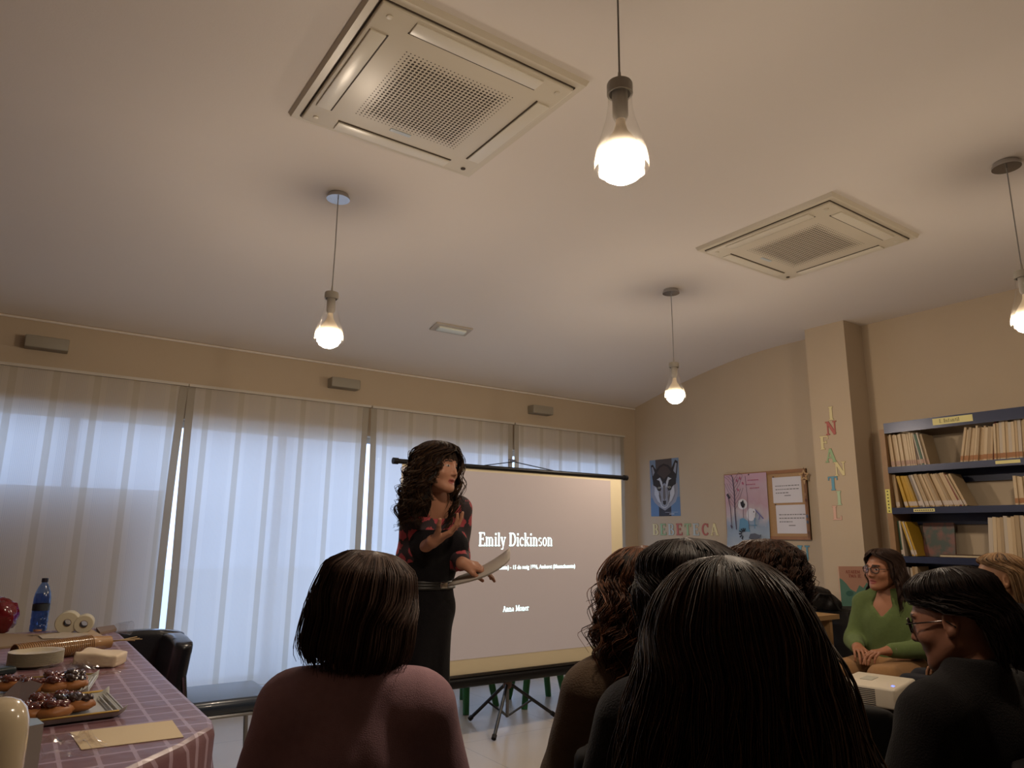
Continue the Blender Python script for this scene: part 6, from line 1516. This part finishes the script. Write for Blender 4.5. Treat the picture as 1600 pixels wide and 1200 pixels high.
def hair_curlyshort(root, M):
    prof = [(.140, .004, .004, -.01), (.134, .055, .06, -.012), (.105, .092, .108, -.015), (.05, .106, .120, -.02), (-.02, .104, .112, -.028), (-.07, .092, .095, -.035), (-.10, .07, .075, -.045)]
    am = lambda z: 1.0*top_smooth(z, .075, .03)+0*z
    hair_mesh('hair', root, M, prof, [HAIRMAT('hair_umber', '3a2a22'), HAIRMAT('hair_auburn', '3d261a'), HAIRMAT('hair_dark_brown', '2a1e1a')], n=2500, radius=.0012, amin=am, wave=(.010, 120), curl=.7, clumps=170, lay=(.92, 1.06), seed=17, flyaway=.02, tipvar=.2, steps=26)
def hair_longdark(root, M):
    am = lambda z: .8*top_smooth(z, .06, .0)+0*z
    prof = [(.128, .004, .004, -.008), (.122, .045, .052, -.010), (.092, .076, .094, -.012), (.05, .092, .110, -.015), (.0, .105, .115, -.022), (-.08, .122, .112, -.03), (-.16, .132, .10, -.045), (-.24, .142, .085, -.07), (-.32, .168, .075, -.09), (-.40, .178, .07, -.10), (-.45, .16, .06, -.10)]
    hair_mesh('hair', root, M, prof, [HAIRMAT('hair_near_black', '1a1210'), HAIRMAT('hair_warm_dark', '2c1a10'), HAIRMAT('hair_highlight_brown', '44301e'), HAIRMAT('hair_warm_dark', '2c1a10')], n=4600, radius=.0009, amin=am, wave=(.010, 38), curl=.4, clumps=150, lay=(.94, 1.06), seed=21, flyaway=.03, tipvar=.15, steps=30)  # the lighter brown strands paint in the lamp highlights
def hair_longwavy(root, M):
    am = lambda z: .95*top_smooth(z, .11, .05)+.15*top_smooth(z, -.02, -.08)+0*z
    prof = [(.130, .004, .004, -.008), (.126, .05, .055, -.010), (.100, .084, .100, -.014), (.05, .094, .108, -.02), (.0, .100, .104, -.025), (-.08, .112, .104, -.03), (-.16, .125, .105, -.03), (-.22, .125, .105, -.03), (-.26, .115, .098, -.03)]
    hair_mesh('hair', root, M, prof, [HAIRMAT('hair_umber', '3a2a22'), HAIRMAT('hair_dark_brown', '2a1e1a')], n=1700, radius=.0012, amin=am, wave=(.009, 60), curl=.4, clumps=80, lay=(.92, 1.05), seed=25, tipvar=.2, steps=24)
def hair_man(root, M):
    prof = [(.134, .004, .004, -.01), (.129, .052, .06, -.012), (.102, .086, .103, -.015), (.05, .090, .108, -.02), (.01, .088, .110, -.03), (-.03, .082, .106, -.042), (-.08, .070, .090, -.05), (-.105, .058, .07, -.055)]
    am = lambda z: 1.25*top_smooth(z, .075, .04)+.65*top_smooth(z, .035, .01)+0*z
    hair_mesh('hair', root, M, prof, [HAIRMAT('hair_black', '150f0e'), HAIRMAT('hair_black_brown', '1e1512')], n=1800, radius=.0012, amin=am, wave=(.004, 60), curl=.2, clumps=70, lay=(.95, 1.02), seed=31, tipvar=.1, steps=18, bangs=dict(n=150, z=.052, r=.092, w=.8, top=.129), flyaway=.012)
def hair_blond(root, M):
    prof = [(.130, .004, .004, -.01), (.124, .05, .055, -.012), (.098, .082, .100, -.015), (.05, .088, .106, -.02), (.01, .085, .102, -.03), (-.04, .078, .096, -.04), (-.10, .066, .085, -.05), (-.16, .058, .065, -.055)]
    am = lambda z: 1.5*top_smooth(z, .10, .04)+0*z
    hair_mesh('hair', root, M, prof, [HAIRMAT('hair_blond', '7a5c3e'), HAIRMAT('hair_blond_dark', '5c4430'), HAIRMAT('hair_grey_blond', '8a7258')], n=1300, radius=.0011, amin=am, wave=(.002, 30), clumps=70, lay=(.96, 1.03), seed=35, tipvar=.1, steps=18)

def build_people():
    build_presenter()
    # papers in the presenter's left hand
    PWm = mat('paper_sheets', 'b8b0a8', rough=.7)
    a, b_, c_, d_ = at(700, 915, 2.98), at(760, 903, 2.92), at(796, 878, 2.90), at(797, 857, 2.95)
    e_, f_ = at(782, 866, 3.02), at(728, 890, 3.06)
    mid_lo = at(762, 903, 2.90)
    n = 12; lo = []; hi = []
    def bez(p, q, r_, t): return p*(1-t)**2+q*2*t*(1-t)+r_*t*t
    for i in range(n+1):
        t = i/n; lo.append(bez(at(700, 914, 3.0), at(772, 903, 2.90), at(797, 872, 2.95), t)); hi.append(bez(at(716, 900, 3.10), at(762, 884, 3.05), at(797, 855, 3.06), t))
    for k in range(3):
        off = Vector((0, 0, -.003*k)); G = np.array([[tuple(lo[i]+off), tuple((lo[i]+hi[i])/2+off+Vector((0, 0, .004))), tuple(hi[i]+off)] for i in range(n+1)])
        b = MB(); b.grid(G, 0, True); o = b.build('paper_sheet', PWm); md = o.modifiers.new('t', 'SOLIDIFY'); md.thickness = .0008
        tag(o, ['top sheet of the white papers the standing woman holds', 'middle sheet of the white papers the standing woman holds', 'bottom sheet of the white papers the standing woman holds'][k], 'paper', 'papers held by the standing woman')
    BLK = mat('chair_black', '0e0c0d', rough=.75, spec=.2); CR = mat('chair_steel', '6a6a6c', rough=.3, metal=1)
    def chair_for(root, lb):
        rz = root.rotation_euler.z; make_chair('audience_chair', (root.location.x, root.location.y, 0), rz, lb, BLK, BLK, CR, 'black chairs under the audience', .81, .44, .445)
    r, _, _ = seated('woman seen from behind with a dark straight bob and mauve-pink knitted sweater', 572, 863, 1.52, (.60, .80), (.50, .87), hair_bob, CLOTH('knit_mauve', '8a6c73', bs=500, bump=.25), w=.98, collar='roll', shoulder_drop=-.025, headtilt=(.02, .15), fine=.005, spread=.01, size=1.04)
    chair_for(r, 'black chair with glossy rim behind the woman in the mauve sweater')
    r, _, _ = seated('woman seen from behind with wavy chestnut hair and olive-brown top', 1002, 857, 1.86, (.45, .89), (.55, .83), hair_wavy, CLOTH('olive_brown', '4a3c30'), 'top', w=1.05, fine=.006, shoulder_drop=.02)
    chair_for(r, 'black chair under the woman with wavy chestnut hair')
    r, _, _ = seated('person with short dark hair showing just above the nearest head', 1070, 848, 1.42, (.50, .87), (.50, .87), hair_shortdark, CLOTH('dark_navy', '121014'), 'top', w=.95, fine=.006)
    chair_for(r, 'black chair under the person with short dark hair')
    r, _, _ = seated('nearest person seen from behind with very long dark hair, largest head in the photo', 1128, 868, .86, (.55, .83), (.62, .78), hair_longdark, CLOTH('black_top', '121014'), 'top', w=1.0, fine=.006)
    chair_for(r, 'black chair under the nearest long haired person')
    r, _, _ = seated('person with short curly brown hair in front of the corkboard', 1190, 848, 2.2, (.25, .97), (.35, .94), hair_curlyshort, CLOTH('dark_grey_top', '1c1a1c'), 'top', w=.86, fine=.006, shoulder_drop=.03)
    chair_for(r, 'black chair under the curly haired person')
    r, _, _ = seated('person in profile with short black hair, thin glasses and black jacket at the lower right', 1482, 891, 1.80, (-.16, .98), (.15, .98), hair_man, CLOTH('black_jacket', '100d0e'), 'jacket', w=1.18, collar='high', fine=.003, headtilt=(-.22, 0), glasses=mat('wire_frame', '2a2422', rough=.25, metal=.8), skin='7a5240')
    chair_for(r, 'black chair under the person in the black jacket')
    r, _, _ = seated('fair haired woman looking left, only her face and hair showing at the right edge', 1556, 864, 3.40, (-.55, .83), (-.2, .98), hair_blond, CLOTH('dark_coat', '1a1413'), 'coat', w=1.05, fine=.0035, skin='9c7256')
    chair_for(r, 'black chair under the fair haired woman')
    r, J, M = seated('woman in a green V-neck sweater and tan trousers sitting with clasped hands, dark glasses', 1376, 857, 4.15, (-.93, .25), (-.93, -.10), hair_longwavy, CLOTH('knit_green', '56643c', bump=.15), w=.98, vneck=1, fine=.003, glasses=GLASSF, skin='8e5f46', trousers='8a6846', bh=.007)
    chair_for(r, 'black chair under the woman in the green sweater')
    w = MB(); wr = Vector(J['wL']); el = Vector(J['eL']); d = (wr-el).normalized(); c0 = wr-d*.02; s1 = d.cross(Vector((0, 0, 1))).normalized(); s2 = s1.cross(d)
    w.tube([c0+s1*.031*math.cos(t)+s2*.031*math.sin(t) for t in np.linspace(0, 2*PI, 20)], .006, 6); w.build('wristwatch', mat('watch_steel', 'a9a49c', rough=.25, metal=.9), r)

# ================================================================== BUILD
build_setting(); build_curtains(); build_lights(); build_ceiling_units(); build_wall_things(); build_screen(); build_kids_furniture(); build_shelf()
build_table(); build_chairs(); build_right_things(); build_people()
